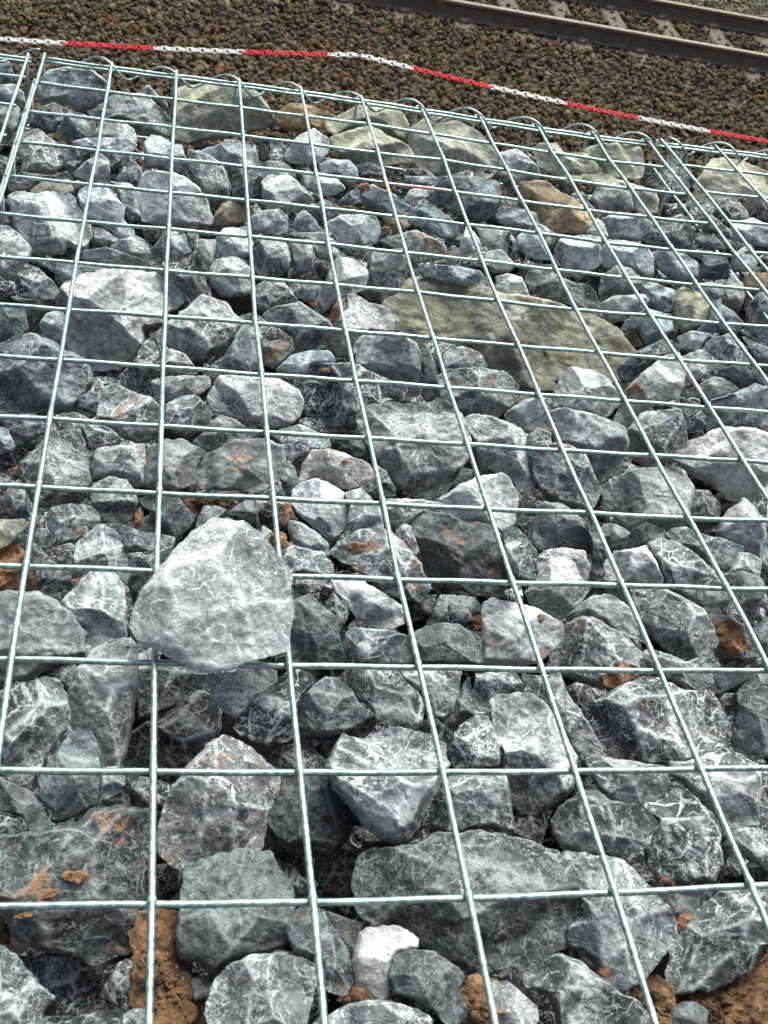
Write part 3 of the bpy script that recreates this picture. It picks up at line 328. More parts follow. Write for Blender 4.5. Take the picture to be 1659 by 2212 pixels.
 ([9753,-4005,-307],[-420,-722,550],[-146,-224,-234,119,68,222,233,55,221,-97,14,-194],207,8,51,1,0,0.6,0.1,'chunky dark grey rock in fifth row, tenth column of mesh'),
 ([5373,-14734,-198],[-375,-306,875],[-115,-27,-84,53,-24,107,69,115,119,-7,-30,-142],208,8,51,0,0,0.6,0.1,'small grey rock half buried in the brown soil at the bottom right'),
 ([1036,-3024,-307],[44,-820,570],[-273,-68,-84,119,85,220,193,144,217,-69,4,-173,-251,-131],209,8,51,2,0,0.6,0.1,'angular light grey rock at near left of fourth row, second column of mesh'),
 ([874,-7061,-271],[67,-748,661],[-169,10,-85,135,67,193,132,38,113,-191,-38,-143,-137,-76],210,8,51,2,0,0.6,0.1,'small chunky light grey rock in eighth row, first column of mesh'),
 ([4477,-2160,-301],[-141,-822,551],[-327,26,-197,121,110,176,251,59,306,-121,143,-174,-65,-93,-305,-112],211,8,51,2,0,0.6,0.1,'elongated light grey rock in third row, fifth column of mesh'),
 ([6785,-11894,-244],[-428,-494,757],[-155,-16,-17,98,151,181,120,66,44,-77,7,-180,-85,-121],212,8,51,1,0,0.6,0.1,'small elongated dark grey rock in thirteenth row, seventh column of mesh'),
 ([8490,-5141,-265],[-384,-720,578],[-306,109,-139,153,159,148,193,-2,226,-152,-33,-193,-199,6],213,8,51,0,0,0.6,0.1,'angular grey rock in sixth row, ninth column of mesh'),
 ([4228,-8917,-706],[-196,-710,677],[-143,-15,-81,204,41,157,164,17,205,-85,-37,-158,-201,-83],214,8,50,0,0,0.6,0.1,'small chunky grey sunken rock in tenth row, fourth column of mesh'),
 ([6106,-10235,-292],[-345,-596,725],[-234,219,-107,236,111,16,103,-89,146,-242,49,-247,-115,129],215,8,50,1,0,0.6,0.1,'small elongated dark grey rock in eleventh row, sixth column of mesh'),
 ([5906,-8636,-261],[-303,-666,681],[-161,23,-46,171,85,158,155,-3,68,-179,-112,-127],216,8,50,0,0,0.6,0.1,'small chunky grey rock in ninth row, sixth column of mesh'),
 ([6391,-5238,-274],[-277,-752,597],[-242,62,-93,157,105,155,281,-83,-133,-171],217,8,50,2,1,0.6,0.1,'small angular light grey mud-stained rock in sixth row, seventh column of mesh'),
 ([1924,-10699,-200],[-9,-627,779],[-168,42,72,82,206,116,106,-42,28,-101,-147,-81],218,8,50,1,0,0.6,0.1,'small elongated dark grey rock in eleventh row, second column of mesh'),
 ([2066,-13817,-623],[-27,-437,899],[-96,-76,-46,97,66,122,87,14,21,-126],219,8,49,0,1,0.6,0.1,'tiny angular grey mud-stained sunken rock in fifteenth row, third column of mesh'),
 ([1708,-14385,-620],[14,-384,923],[-302,-32,-102,58,105,81,200,34,191,-73],220,8,49,1,0,0.6,0.1,'small elongated dark grey sunken rock in fifteenth row, second column of mesh'),
 ([4542,-11216,-145],[-246,-581,776],[-122,-15,-108,79,-28,105,82,126,125,80,93,-4,105,-88,1,-129,-97,-95],221,8,49,0,0,0.6,0.1,'small knobbly grey stone below the big slab with the cream corner'),
 ([-243,-1762,-351],[108,-829,548],[-149,205,136,269,222,209,169,-17,50,-247,-171,-328],222,8,49,0,0,0.6,0.1,'elongated grey rock in left basket, third mesh row from far edge'),
 ([3510,-2540,-263],[-92,-824,558],[-251,60,-143,134,64,156,213,87,301,-60,8,-151,-229,-119],223,8,48,0,0,0.6,0.1,'angular grey rock in fourth row, fourth column of mesh'),
 ([3987,-8340,-659],[-171,-735,656],[-272,65,132,128,226,-63,106,-125,-127,-95],224,8,48,1,0,0.6,0.1,'small elongated dark grey sunken rock in tenth row, fourth column of mesh'),
 ([7961,-7898,-277],[-411,-652,637],[-243,160,-27,164,139,47,169,-166,3,-192,-126,22],225,8,48,1,0,0.6,0.1,'small elongated dark grey rock in ninth row, eighth column of mesh'),
 ([6344,-4557,-293],[-265,-766,585],[-203,83,19,184,240,38,226,-78,19,-153,-216,-123],226,8,48,2,0,0.6,0.1,'small angular light grey rock in sixth row, seventh column of mesh'),
 ([7570,-10444,-226],[-446,-557,701],[-121,86,-7,128,102,112,166,-88,-9,-72,-122,-186],227,8,47,2,0,0.6,0.1,'small chunky light grey rock in eleventh row, eighth column of mesh'),
 ([774,-10423,-202],[73,-497,864],[-107,120,152,99,176,47,120,-22,11,-117,-120,-165],228,8,47,4,0,0.4,0.3,'pale greenish wedge above the brown clay at the left picture edge'),
 ([906,-5909,-224],[61,-775,629],[-314,66,-10,102,170,37,352,29,133,-76,25,-138,-190,-19],229,8,47,0,0,0.6,0.1,'small elongated grey rock in seventh row, first column of mesh'),
 ([3685,-5842,-268],[-121,-770,626],[-252,32,-29,129,169,143,167,23,135,-162,-29,-130,-135,-88],230,8,47,0,0,0.6,0.1,'small angular grey rock in seventh row, fourth column of mesh'),
 ([1601,-5161,-262],[14,-790,613],[35,145,153,97,236,-73,-72,-119,-267,-38,-136,71],231,8,46,2,1,0.6,0.1,'small elongated light grey mud-stained rock in sixth row, second column of mesh'),
 ([6591,-9610,-663],[-382,-643,664],[-112,110,-7,133,157,103,139,-41,35,-161,-96,-118,-167,10],232,7,46,0,0,0.6,0.1,'small chunky grey sunken rock in eleventh row, seventh column of mesh'),
 ([10384,-3661,-324],[-440,-717,541],[-167,-137,-188,35,-24,245,199,69,177,-118,-86,-211],233,7,46,2,0,0.6,0.1,'chunky light grey rock in fifth row, tenth column of mesh'),
 ([9802,-4706,-328],[-435,-704,561],[-144,-33,-167,251,60,163,160,-20,157,-240,-32,-187],234,7,45,8,0,0.6,0.1,'small elongated cream rock in sixth row, tenth column of mesh'),
 ([2771,-10020,-221],[-81,-654,752],[-147,9,-28,115,43,139,102,26,151,-133,-4,-78,-185,-41],235,7,45,0,0,0.6,0.1,'small angular grey rock in eleventh row, third column of mesh'),
 ([7931,-10312,-375],[-460,-551,697],[-201,196,-96,364,272,-365,-36,-164],236,7,45,0,0,0.6,0.1,'small elongated grey rock in eleventh row, eighth column of mesh'),
 ([10292,-4391,-326],[-449,-703,552],[-236,76,153,243,235,50,42,-120,-22,-369],237,7,45,5,1,0.6,0.35,'angular brown mud-stained rock in sixth row, tenth column of mesh'),
 ([3605,-762,-712],[-92,-877,472],[-231,155,122,183,252,18,217,-147,-191,-183],238,7,45,1,0,0.6,0.1,'angular dark grey sunken rock in third row, fourth column of mesh'),
 ([3228,-10967,-197],[-128,-608,784],[-132,49,141,98,133,-17,-101,-123],239,7,44,1,0,0.6,0.1,'tiny elongated dark grey rock in twelfth row, fourth column of mesh'),
 ([4258,-12145,-629],[-244,-549,799],[-181,-60,-109,39,-41,106,128,46,131,-100,-2,-58],240,7,44,1,0,0.6,0.1,'tiny angular dark grey sunken rock in thirteenth row, fifth column of mesh'),
 ([1049,-13001,-616],[85,-505,859],[-90,117,67,58,152,-50,11,-87,-101,-69],241,7,43,1,0,0.6,0.1,'tiny angular dark grey sunken rock in fourteenth row, second column of mesh'),
 ([7080,-10880,-220],[-426,-546,721],[-147,19,93,127,152,37,30,-78,-67,-146],242,7,43,2,0,0.6,0.1,'small angular light grey rock in twelfth row, seventh column of mesh'),
 ([595,-3885,-213],[59,-653,755],[-306,-80,-146,63,195,132,253,-39,-89,-107],243,7,43,4,0,0.4,0.3,'small elongated olive rock in fifth row, first column of mesh'),
 ([6952,-4791,-242],[-301,-754,583],[-315,27,89,116,300,17,277,-57,-208,-102],244,7,42,1,0,0.6,0.1,'small elongated dark grey rock in sixth row, seventh column of mesh'),
 ([4565,-10719,-688],[-248,-626,739],[-101,-192,-81,-36,-50,141,88,183,72,11,99,-81],245,7,42,2,0,0.6,0.1,'small elongated light grey sunken rock in twelfth row, fifth column of mesh'),
 ([10233,-2723,-270],[-417,-740,527],[-314,37,-101,159,267,18,345,-113,55,-104,-213,-87],246,7,42,1,0,0.6,0.1,'small elongated dark grey rock in fourth row, tenth column of mesh'),
 ([8558,-6233,-257],[-408,-691,596],[-193,-22,-54,118,188,162,140,11,134,-80,-112,-170],247,7,42,2,0,0.6,0.1,'small angular light grey rock in seventh row, ninth column of mesh'),
 ([-275,-881,-287],[105,-840,531],[-183,124,67,167,200,51,217,-108,-13,-148,-193,-127],248,7,42,0,0,0.6,0.1,'small angular grey rock in left basket, second mesh row from far edge'),
 ([7424,-11331,-285],[-455,-512,729],[-150,1,-56,247,177,-134,43,-180],249,7,42,0,0,0.6,0.1,'small elongated grey rock in twelfth row, eighth column of mesh'),
 ([1857,-10549,-652],[-3,-659,752],[-125,57,95,142,114,51,-37,-214,-59,-77],250,7,42,0,0,0.6,0.1,'small angular grey sunken rock in twelfth row, second column of mesh'),
 ([1546,-4964,-651],[18,-828,561],[-353,19,-19,79,193,86,347,-30,114,-70,-224,-76],251,7,41,0,0,0.6,0.1,'small elongated grey sunken rock in seventh row, second column of mesh'),
 ([4372,-10722,-654],[-233,-631,740],[-144,-17,30,132,106,153,107,-28,-55,-157],252,7,41,1,0,0.6,0.1,'small elongated dark grey sunken rock in twelfth row, fifth column of mesh'),
 ([3204,-9458,-242],[-113,-672,731],[-87,-7,-91,120,-35,169,37,109,107,-39,62,-158,-37,-126],253,7,41,0,0,0.6,0.1,'small elongated grey rock in tenth row, fourth column of mesh'),
 ([9328,-4838,-253],[-418,-712,564],[-337,-49,-45,101,148,145,227,6,97,-135,-60,-95],254,7,41,0,0,0.6,0.1,'small elongated grey rock in sixth row, tenth column of mesh'),
 ([1527,-3084,-293],[17,-821,571],[-168,-14,18,210,130,81,180,-109,-35,-130,-208,-104],255,7,41,0,0,0.6,0.1,'small angular grey rock in fourth row, second column of mesh'),
 ([2433,-10119,-200],[-53,-652,756],[-106,-80,-51,95,64,107,153,79,76,-18,-97,-167],256,7,40,2,0,0.6,0.1,'tiny elongated light grey rock in eleventh row, third column of mesh'),
 ([6078,-4025,-318],[-243,-779,578],[-123,-35,-100,245,129,71,188,-75,-102,-213],257,7,40,2,0,0.6,0.1,'small chunky light grey rock in fifth row, sixth column of mesh'),
 ([4229,-10281,-217],[-206,-629,750],[-138,34,-69,130,-8,130,91,-16,142,-96,91,-140,-54,-53],258,7,40,0,0,0.6,0.1,'tiny elongated grey rock in eleventh row, fifth column of mesh'),
 ([3812,-3998,-299],[-117,-801,587],[-186,-84,-125,100,-48,178,96,94,228,-58,-2,-140],259,7,40,2,0,0.6,0.1,'small chunky light grey rock in fifth row, fourth column of mesh'),
 ([4113,-3636,-258],[-132,-806,577],[-197,-26,-67,152,96,114,238,73,45,-139,-86,-162],260,7,40,0,0,0.6,0.1,'small angular grey rock in fifth row, fifth column of mesh'),
 ([4987,-2206,-238],[-168,-820,548],[-298,46,-115,117,89,74,348,4,408,-56,115,-65,-221,-106],261,7,40,1,0,0.6,0.1,'small elongated dark grey rock in third row, fifth column of mesh'),
 ([5310,-2839,-687],[-198,-841,504],[-292,54,153,170,213,5,48,-206,-103,-110],262,7,40,5,0,0.6,0.35,'small angular brown sunken rock in fifth row, fifth column of mesh'),
 ([1292,-7876,-654],[42,-760,648],[-137,46,3,124,126,111,94,-128,-30,-113,-136,-63],263,7,40,1,0,0.6,0.1,'small chunky dark grey sunken rock in ninth row, second column of mesh'),
 ([3590,-10778,-661],[-164,-637,753],[-119,25,-68,163,108,9,100,-104,30,-151],264,7,40,1,0,0.6,0.1,'small elongated dark grey sunken rock in twelfth row, fourth column of mesh'),
 ([2361,-14187,-606],[-63,-403,913],[-84,44,12,74,84,40,55,-55,-40,-85],265,7,40,2,0,0.6,0.1,'tiny chunky light grey sunken rock in fifteenth row, third column of mesh'),
 ([2486,-5082,-255],[-42,-791,611],[-136,113,121,144,86,-161,-11,-193,-62,-59,-146,-9],266,7,40,3,0,0.6,0.2,'small angular whitish rock in sixth row, third column of mesh'),
 ([5675,-2318,-256],[-204,-811,548],[-282,-119,-265,29,143,92,375,165,281,24,-154,-140],267,7,40,0,0,0.6,0.1,'small elongated grey rock in third row, sixth column of mesh'),
 ([578,-6155,-645],[87,-802,592],[-141,107,145,116,122,-43,-15,-165,-90,-128],268,7,40,1,0,0.6,0.1,'small chunky dark grey sunken rock in eighth row, first column of mesh'),
 ([1314,-11613,-615],[51,-602,797],[-139,31,34,92,100,75,45,-128,-34,-70],269,7,40,1,0,0.6,0.1,'tiny chunky dark grey sunken rock in thirteenth row, second column of mesh'),
 ([7004,-3166,-280],[-280,-783,556],[-209,49,53,164,230,-31,197,-88,-159,-130],270,7,40,0,0,0.6,0.1,'small angular grey rock in fourth row, seventh column of mesh'),
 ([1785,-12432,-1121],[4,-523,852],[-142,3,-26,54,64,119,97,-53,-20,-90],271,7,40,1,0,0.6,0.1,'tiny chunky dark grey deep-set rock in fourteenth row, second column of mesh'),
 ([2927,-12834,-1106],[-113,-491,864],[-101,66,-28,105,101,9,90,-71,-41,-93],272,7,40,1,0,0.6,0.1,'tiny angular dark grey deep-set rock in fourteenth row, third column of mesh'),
 ([6381,-13430,-614],[-451,-416,790],[-49,-140,-74,67,65,109,76,-27],273,7,40,1,0,0.6,0.1,'tiny angular dark grey sunken rock in fourteenth row, sixth column of mesh'),
 ([9877,-3367,-231],[-415,-735,537],[-239,-27,-171,122,65,99,313,-21,-21,-132],274,7,40,0,0,0.6,0.1,'small elongated grey rock in fourth row, tenth column of mesh'),
 ([9953,-5756,-682],[-482,-704,521],[-394,158,-84,129,101,152,284,-255,-30,-103],275,7,40,0,0,0.6,0.1,'small elongated grey sunken rock in seventh row, tenth column of mesh'),
 ([6395,-10444,-645],[-387,-608,693],[-208,-8,81,120,151,-89,-113,-59],276,7,40,2,0,0.6,0.1,'small elongated light grey sunken rock in twelfth row, sixth column of mesh'),
 ([3656,-12107,-630],[-186,-560,808],[-147,-73,59,138,104,78,33,-97],277,7,40,1,0,0.6,0.1,'tiny elongated dark grey sunken rock in thirteenth row, fourth column of mesh'),
 ([1953,-14598,-175],[-15,-351,936],[-78,46,-25,80,60,71,89,-67,-77,-65],278,7,40,2,0,0.6,0.1,'tiny chunky light grey rock in fifteenth row, second column of mesh'),
 ([8510,-761,-670],[-255,-644,722],[-405,0,-52,133,207,176,217,-76,47,-219,-149,-54],279,7,40,4,0,0.4,0.3,'angular olive sunken rock in third row, eighth column of mesh'),
 ([5134,-8825,-650],[-264,-703,661],[-129,-197,-48,124,159,134,144,53,-8,-86,-162,-283],280,7,40,1,0,0.6,0.1,'small elongated dark grey sunken rock in tenth row, fifth column of mesh'),
 ([6144,-3057,-767],[-245,-826,508],[-161,10,66,267,115,176,98,-187,-83,-203],281,7,40,1,0,0.6,0.1,'small elongated dark grey sunken rock in fifth row, sixth column of mesh'),
 ([2077,-13691,-593],[-29,-450,893],[-157,20,173,29,166,-15,108,-17,-152,-34],282,7,40,1,0,0.6,0.1,'tiny elongated dark grey sunken rock in fifteenth row, third column of mesh'),
 ([3342,-12309,-622],[-157,-550,820],[-47,62,84,105,61,-38,33,-99,-105,-48],283,7,40,1,0,0.6,0.1,'tiny chunky dark grey sunken rock in thirteenth row, fourth column of mesh'),
 ([-463,110,-328],[110,-848,518],[-107,243,78,141,186,-136,-125,-184],284,7,40,0,0,0.6,0.1,'small angular grey rock in left basket, first mesh row from far edge'),
 ([1225,-4224,-667],[38,-839,543],[-149,129,-19,128,202,-20,51,-141,-125,-66],285,7,40,2,0,0.6,0.1,'small angular light grey sunken rock in sixth row, second column of mesh'),
 ([5660,-9525,-651],[-315,-665,677],[-140,-3,-96,88,60,122,83,-2,118,-159,-22,-75],286,7,40,1,0,0.6,0.1,'tiny angular dark grey sunken rock in eleventh row, sixth column of mesh'),
 ([3635,-11233,-635],[-174,-613,770],[-110,133,-33,135,56,17,93,-143,13,-131],287,7,40,1,0,0.6,0.1,'tiny elongated dark grey sunken rock in twelfth row, fourth column of mesh'),
 ([4533,-10228,-681],[-238,-652,720],[-175,142,-120,192,59,-17,187,-170,124,-188,0,-51],288,7,40,2,0,0.6,0.1,'tiny elongated light grey sunken rock in eleventh row, fifth column of mesh'),
 ([663,-2154,-699],[65,-865,498],[-184,-130,-65,94,126,180,174,89,54,-64,30,-161],289,7,40,1,0,0.6,0.1,'small elongated dark grey sunken rock in fourth row, first column of mesh'),
 ([3286,-12195,-591],[-150,-560,815],[-185,-10,219,76,60,-34,-161,-53],290,7,40,5,0,0.6,0.35,'tiny elongated brown sunken rock in thirteenth row, fourth column of mesh'),
 ([589,-9141,-225],[100,-686,721],[-77,144,49,95,112,-74,81,-119,-88,-83],291,7,40,0,0,0.6,0.1,'tiny angular grey rock in tenth row, first column of mesh'),
 ([5531,-2829,-235],[-202,-806,556],[-192,-116,-129,38,92,132,222,89,126,-25,-137,-152],292,7,40,2,0,0.6,0.1,'small elongated light grey rock in fourth row, sixth column of mesh'),
 ([2201,-14137,-603],[-44,-408,912],[-55,-6,-8,100,58,11,35,-62,-30,-76],293,7,40,0,0,0.6,0.1,'tiny angular grey sunken rock in fifteenth row, third column of mesh'),
 ([8151,-3309,-257],[-337,-764,550],[-149,-106,-86,157,49,122,183,-59,77,-114],294,7,40,2,0,0.6,0.1,'small chunky light grey rock in fourth row, eighth column of mesh'),
 ([3824,-9731,-196],[-167,-658,734],[-131,5,10,83,80,50,156,-13,-82,-80],295,7,40,2,0,0.6,0.1,'tiny elongated light grey rock in tenth row, fourth column of mesh'),
 ([4512,-3170,-260],[-150,-810,567],[-193,-89,-58,73,66,165,171,-44,-118,-120],296,7,40,1,0,0.6,0.1,'small angular dark grey rock in fourth row, fifth column of mesh'),
 ([1772,844,-721],[3,-894,447],[-272,56,-110,197,36,66,211,-50,249,-237,44,-97],297,7,40,0,0,0.6,0.1,'small elongated grey sunken rock in second row, second column of mesh'),
 ([8027,-5674,-658],[-387,-746,541],[-168,18,6,136,209,-25,-91,-126],298,7,40,5,0,0.6,0.35,'small angular brown sunken rock in seventh row, eighth column of mesh'),
 ([2437,-11694,347],[-43,-418,908],[-617,-279,-607,-108,-514,139,-381,371,-259,542,-106,667,134,684,239,603,293,543,451,391,534,258,575,-30,576,-339,560,-355,358,-433,247,-480,162,-536,51,-564,-98,-549,-249,-505,-406,-426,-559,-370],23,44,190,10,0,0.27,0.6,'big pale grey boulder lying on top of the wire mesh'),
]
SMALL = [
 ([4040,-4501,-655],[-139,-827,545],[-120,67,103,129,156,92,71,-107,-137,-120],299,7,40,1),
 ([-157,-600,-732],[102,-877,470],[-85,206,40,190,109,-4,27,-236,-72,-168],300,7,40,1),
 ([5081,-10982,-197],[-285,-582,761],[-108,-5,21,104,96,-24,-3,-90],301,7,40,2),
 ([4332,-4846,-201],[-154,-786,598],[-257,22,-72,57,182,62,142,-72,-51,-66],302,7,40,2),
 ([5888,-4820,-212],[-244,-770,590],[-281,-55,121,108,235,4,-140,-87],303,7,40,0),
 ([7970,159,-663],[-293,-849,440],[-358,97,-91,132,231,-26,335,-178,-139,-27],304,7,40,0),
 ([6888,-8746,-1128],[-374,-657,655],[-63,107,194,-24,87,-66,-120,-63,-131,17],305,7,40,1),
 ([1848,-4054,-639],[-1,-843,538],[-152,36,-43,92,183,69,55,-78,-54,-133],306,7,40,0),
 ([3432,-11562,-596],[-158,-598,785],[-146,-11,132,78,105,-2,-74,-69],307,7,40,2),
 ([10451,-1106,-768],[-414,-793,447],[-273,-112,-30,52,137,251,157,-40,-106,-151],308,7,40,5),
 ([298,-6482,-207],[104,-761,641],[-112,83,107,70,117,-90,-119,-59],309,7,40,1),
 ([9179,-3805,-681],[-408,-767,495],[-241,159,-86,103,240,-56,187,-126,-113,-38],310,7,40,5),
 ([8580,-1437,-630],[-265,-635,726],[-243,-6,-134,120,79,90,261,-135,13,-85],311,7,40,4),
 ([7060,-2076,-234],[-269,-800,537],[-189,96,64,108,132,-51,61,-168,-43,-68],312,7,40,2),
 ([2197,-14133,-581],[-43,-410,911],[-66,-21,-31,53,48,36,48,-56],313,7,40,1),
 ([3506,-10561,-642],[-155,-650,744],[-63,3,-36,105,51,74,57,-38,-4,-130],314,7,40,0),
 ([-60,-2323,-657],[106,-860,498],[-77,131,128,50,77,-93,-40,-123,-106,-34],315,7,40,1),
 ([5550,-2195,-199],[-197,-816,544],[-230,-65,-59,67,188,70,203,1,-77,-82],316,7,40,5),
 ([2335,-4941,-210],[-32,-795,606],[-95,70,23,104,88,31,2,-160],317,7,40,0),
 ([6663,-4045,-258],[-275,-773,572],[-101,167,44,66,101,-58,-12,-156],318,7,40,0),
 ([10748,-3701,-273],[-455,-711,536],[-188,-9,57,181,171,-85,-87,-127],319,7,40,0),
 ([3457,-7271,-602],[-122,-774,622],[-196,22,116,52,94,-70,-91,-20],320,7,40,1),
 ([3238,-12282,-590],[-146,-554,819],[-102,17,74,40,72,-15,-18,-48],321,7,40,5),
 ([8767,-8172,-201],[-460,-627,628],[-115,-7,31,100,94,-37,-3,-81],322,7,40,1),
 ([4749,-7538,-605],[-218,-753,621],[-58,21,14,58,90,-5,-60,-60],323,7,40,1),
]
CLODS = [
 ([4704,-2965,-164],[-163,-832,531],[-118,-57,-57,42,49,73,95,5,72,-53,3,-45],900,6,24,0.45,'small orange mud clod on the dark rocks in the fifth mesh row'),
 ([4886,-4032,-256],[-183,-811,555],[-61,-19,-50,35,53,56,63,6,-8,-72],901,6,24,0.45,'small orange mud lump beside the bright white blocky rock'),
 ([5406,-4322,-200],[-216,-803,556],[-65,32,-8,61,50,-6,51,-58,-5,-49],902,6,24,0.45,'small upright orange mud flake on a grey rock right of the fifth long wire'),
 ([5641,-4744,-202],[-235,-792,563],[-68,9,-62,72,76,21,70,-42,-29,-65],903,6,24,0.45,'orange mud lump just above the thin dark rock, eighth mesh row'),
 ([3732,-5975,-350],[-128,-783,609],[-101,46,-64,53,55,16,76,-56,8,-48],904,6,24,0.45,'thin rust brown mud crumb wedged left of the fourth long wire'),
 ([3999,-6236,-259],[-148,-778,610],[-70,-150,-62,20,-5,123,83,158,77,82,29,-75,-13,-158],905,6,32,0.45,'rust brown mud strip behind the smooth whitish peaked rock'),
 ([3748,-7578,-237],[-143,-748,648],[-84,8,-2,31,87,13,58,-18,-42,-33],906,6,24,0.45,'flat orange mud smear on top of the darkest boulder'),
 ([3048,-10426,-176],[-111,-655,748],[-96,-32,-89,53,-26,91,48,61,63,7,126,-39,96,-71,-29,-63],907,7,39,0.45,'ragged tan mud clod hanging on the third long wire above the mesh boulder'),
 ([3181,-9778,-418],[-116,-670,733],[-44,-103,-32,3,-33,107,27,102,55,17,23,-63,-11,-128],908,6,29,0.45,'dark brown mud column left of the half white rock'),
 ([3766,-10355,-277],[-172,-646,744],[-87,-23,-82,22,-32,54,103,33,84,-14,-20,-66],909,6,30,0.45,'thick orange mud patch on the long rock right of the mesh boulder'),
 ([3750,-9249,-181],[-160,-697,699],[-51,-9,-5,32,45,11,15,-31],910,6,24,0.45,'dark brown mud dot on the cream white rock'),
 ([7354,-10993,-660],[-445,-534,719],[-164,2,-186,75,-68,158,73,100,124,78,191,-70,43,-154,-71,-117],911,13,65,0.5,'large crumbly orange clay clod near the right picture edge'),
 ([5228,-11302,-144],[-313,-581,751],[-39,-6,-25,32,29,21,37,-19,0,-34],912,6,24,0.45,'tiny yellowish mud pebble on the rock with pinkish brown top'),
 ([5863,-11776,-336],[-367,-532,763],[-123,-69,-116,-21,-44,73,-25,157,26,123,140,76,55,-84,-9,-131,-84,-124],913,11,55,0.5,'orange mud clod under the cross wire above the white blotched rock'),
 ([1542,-13608,-244],[32,-452,892],[-103,6,-55,36,60,36,94,-1,22,-52,-74,-15],914,7,38,0.45,'tan mud cake lying on the largest dark boulder, upper one'),
 ([1401,-13705,-284],[48,-441,896],[-68,-19,-11,21,27,36,55,4,7,-28],915,6,24,0.45,'tan mud cake on the largest dark boulder just above the cross wire'),
 ([1256,-13790,-375],[64,-429,901],[-76,-2,-20,17,65,22,34,-20,-31,-19],916,6,24,0.45,'tan mud cake on the largest dark boulder just below the cross wire'),
 ([5710,-13952,-446],[-394,-372,840],[-36,-45,-44,28,1,76,35,63,37,-40,1,-82],917,6,32,0.45,'rusty mud lump left of the large triangular rock'),
 ([5007,-14298,-436],[-338,-354,872],[-40,-28,-40,32,7,54,52,-21,19,-45],918,6,27,0.45,'small brown mud lump beside the last long wire but one, near the bottom'),
 ([5758,-13581,-527],[-388,-399,831],[-58,-49,-38,5,35,57,60,15,-40,-57],919,6,24,0.45,'brown mud lump touching the lowest cross wire'),
 ([4017,-14442,-244],[-249,-361,899],[-43,-66,-62,37,4,83,50,56,55,-44,16,-76],920,8,44,0.45,'tan clay lump on top of the brown soil at the bottom'),
 ([703,-9354,-419],[94,-689,719],[-54,11,43,51,40,-21,-29,-48],921,6,24,0.45,'orange mud crumb above a cross wire at the left picture edge'),
 ([1653,-2392,-432],[10,-844,537],[-48,43,-6,69,52,-53,-1,-58],922,6,24,0.45,'tiny orange mud crumb in a gap, fourth mesh row'),
 ([840,-10634,-448],[89,-633,769],[-138,178,13,223,98,178,173,-91,169,-170,93,-191,-30,-169,-153,-174],923,18,91,0.5,'big brown clay lump at the left picture edge under the greenish wedge'),
 ([1368,-11006,-181],[44,-630,775],[-32,22,40,20,-8,-42],924,6,24,0.45,'small orange mud crumb left of the tall ridged rock'),
 ([1832,-10073,-322],[0,-668,744],[-43,-33,-33,51,4,123,41,55,27,-85,-12,-115],925,6,29,0.45,'narrow strip of orange mud in the gap above the mesh boulder'),
]
SOIL = [
 ([5876,-14485,-742],[-244,-189,951],[-584,-205,-402,-166,-278,-9,-118,166,-17,497,86,762,503,120,-255,-631],950,32,160),
 ([5352,-14494,-581],[-221,-196,955],[-271,57,-99,209,17,214,235,-124,106,-238],951,14,78),
 ([4243,-14500,-609],[-157,-203,967],[-299,28,-250,198,-52,252,150,240,364,-26,-117,-325],952,21,115),
 ([3396,-14168,-876],[-99,-219,971],[-120,-65,-14,88,141,30,-34,-83],953,8,33),
 ([2105,-14116,-602],[-18,-232,972],[-194,390,-79,443,84,402,118,166,222,65,232,-323,9,-381,-138,-289,-215,-28],954,24,130),
 ([2381,-14215,-900],[-36,-218,975],[-78,116,27,151,72,-132,-23,-141],955,8,40),
 ([1075,-13627,-876],[47,-250,967],[-51,107,75,45,52,-86,-64,-74],956,8,33),
 ([2484,-9125,-918],[-32,-419,908],[-259,57,277,95,229,-14,-130,-134],957,8,38),
 ([4953,-10652,-900],[-162,-361,918],[-91,-15,9,143,91,-69,-30,-93],958,8,30),
]
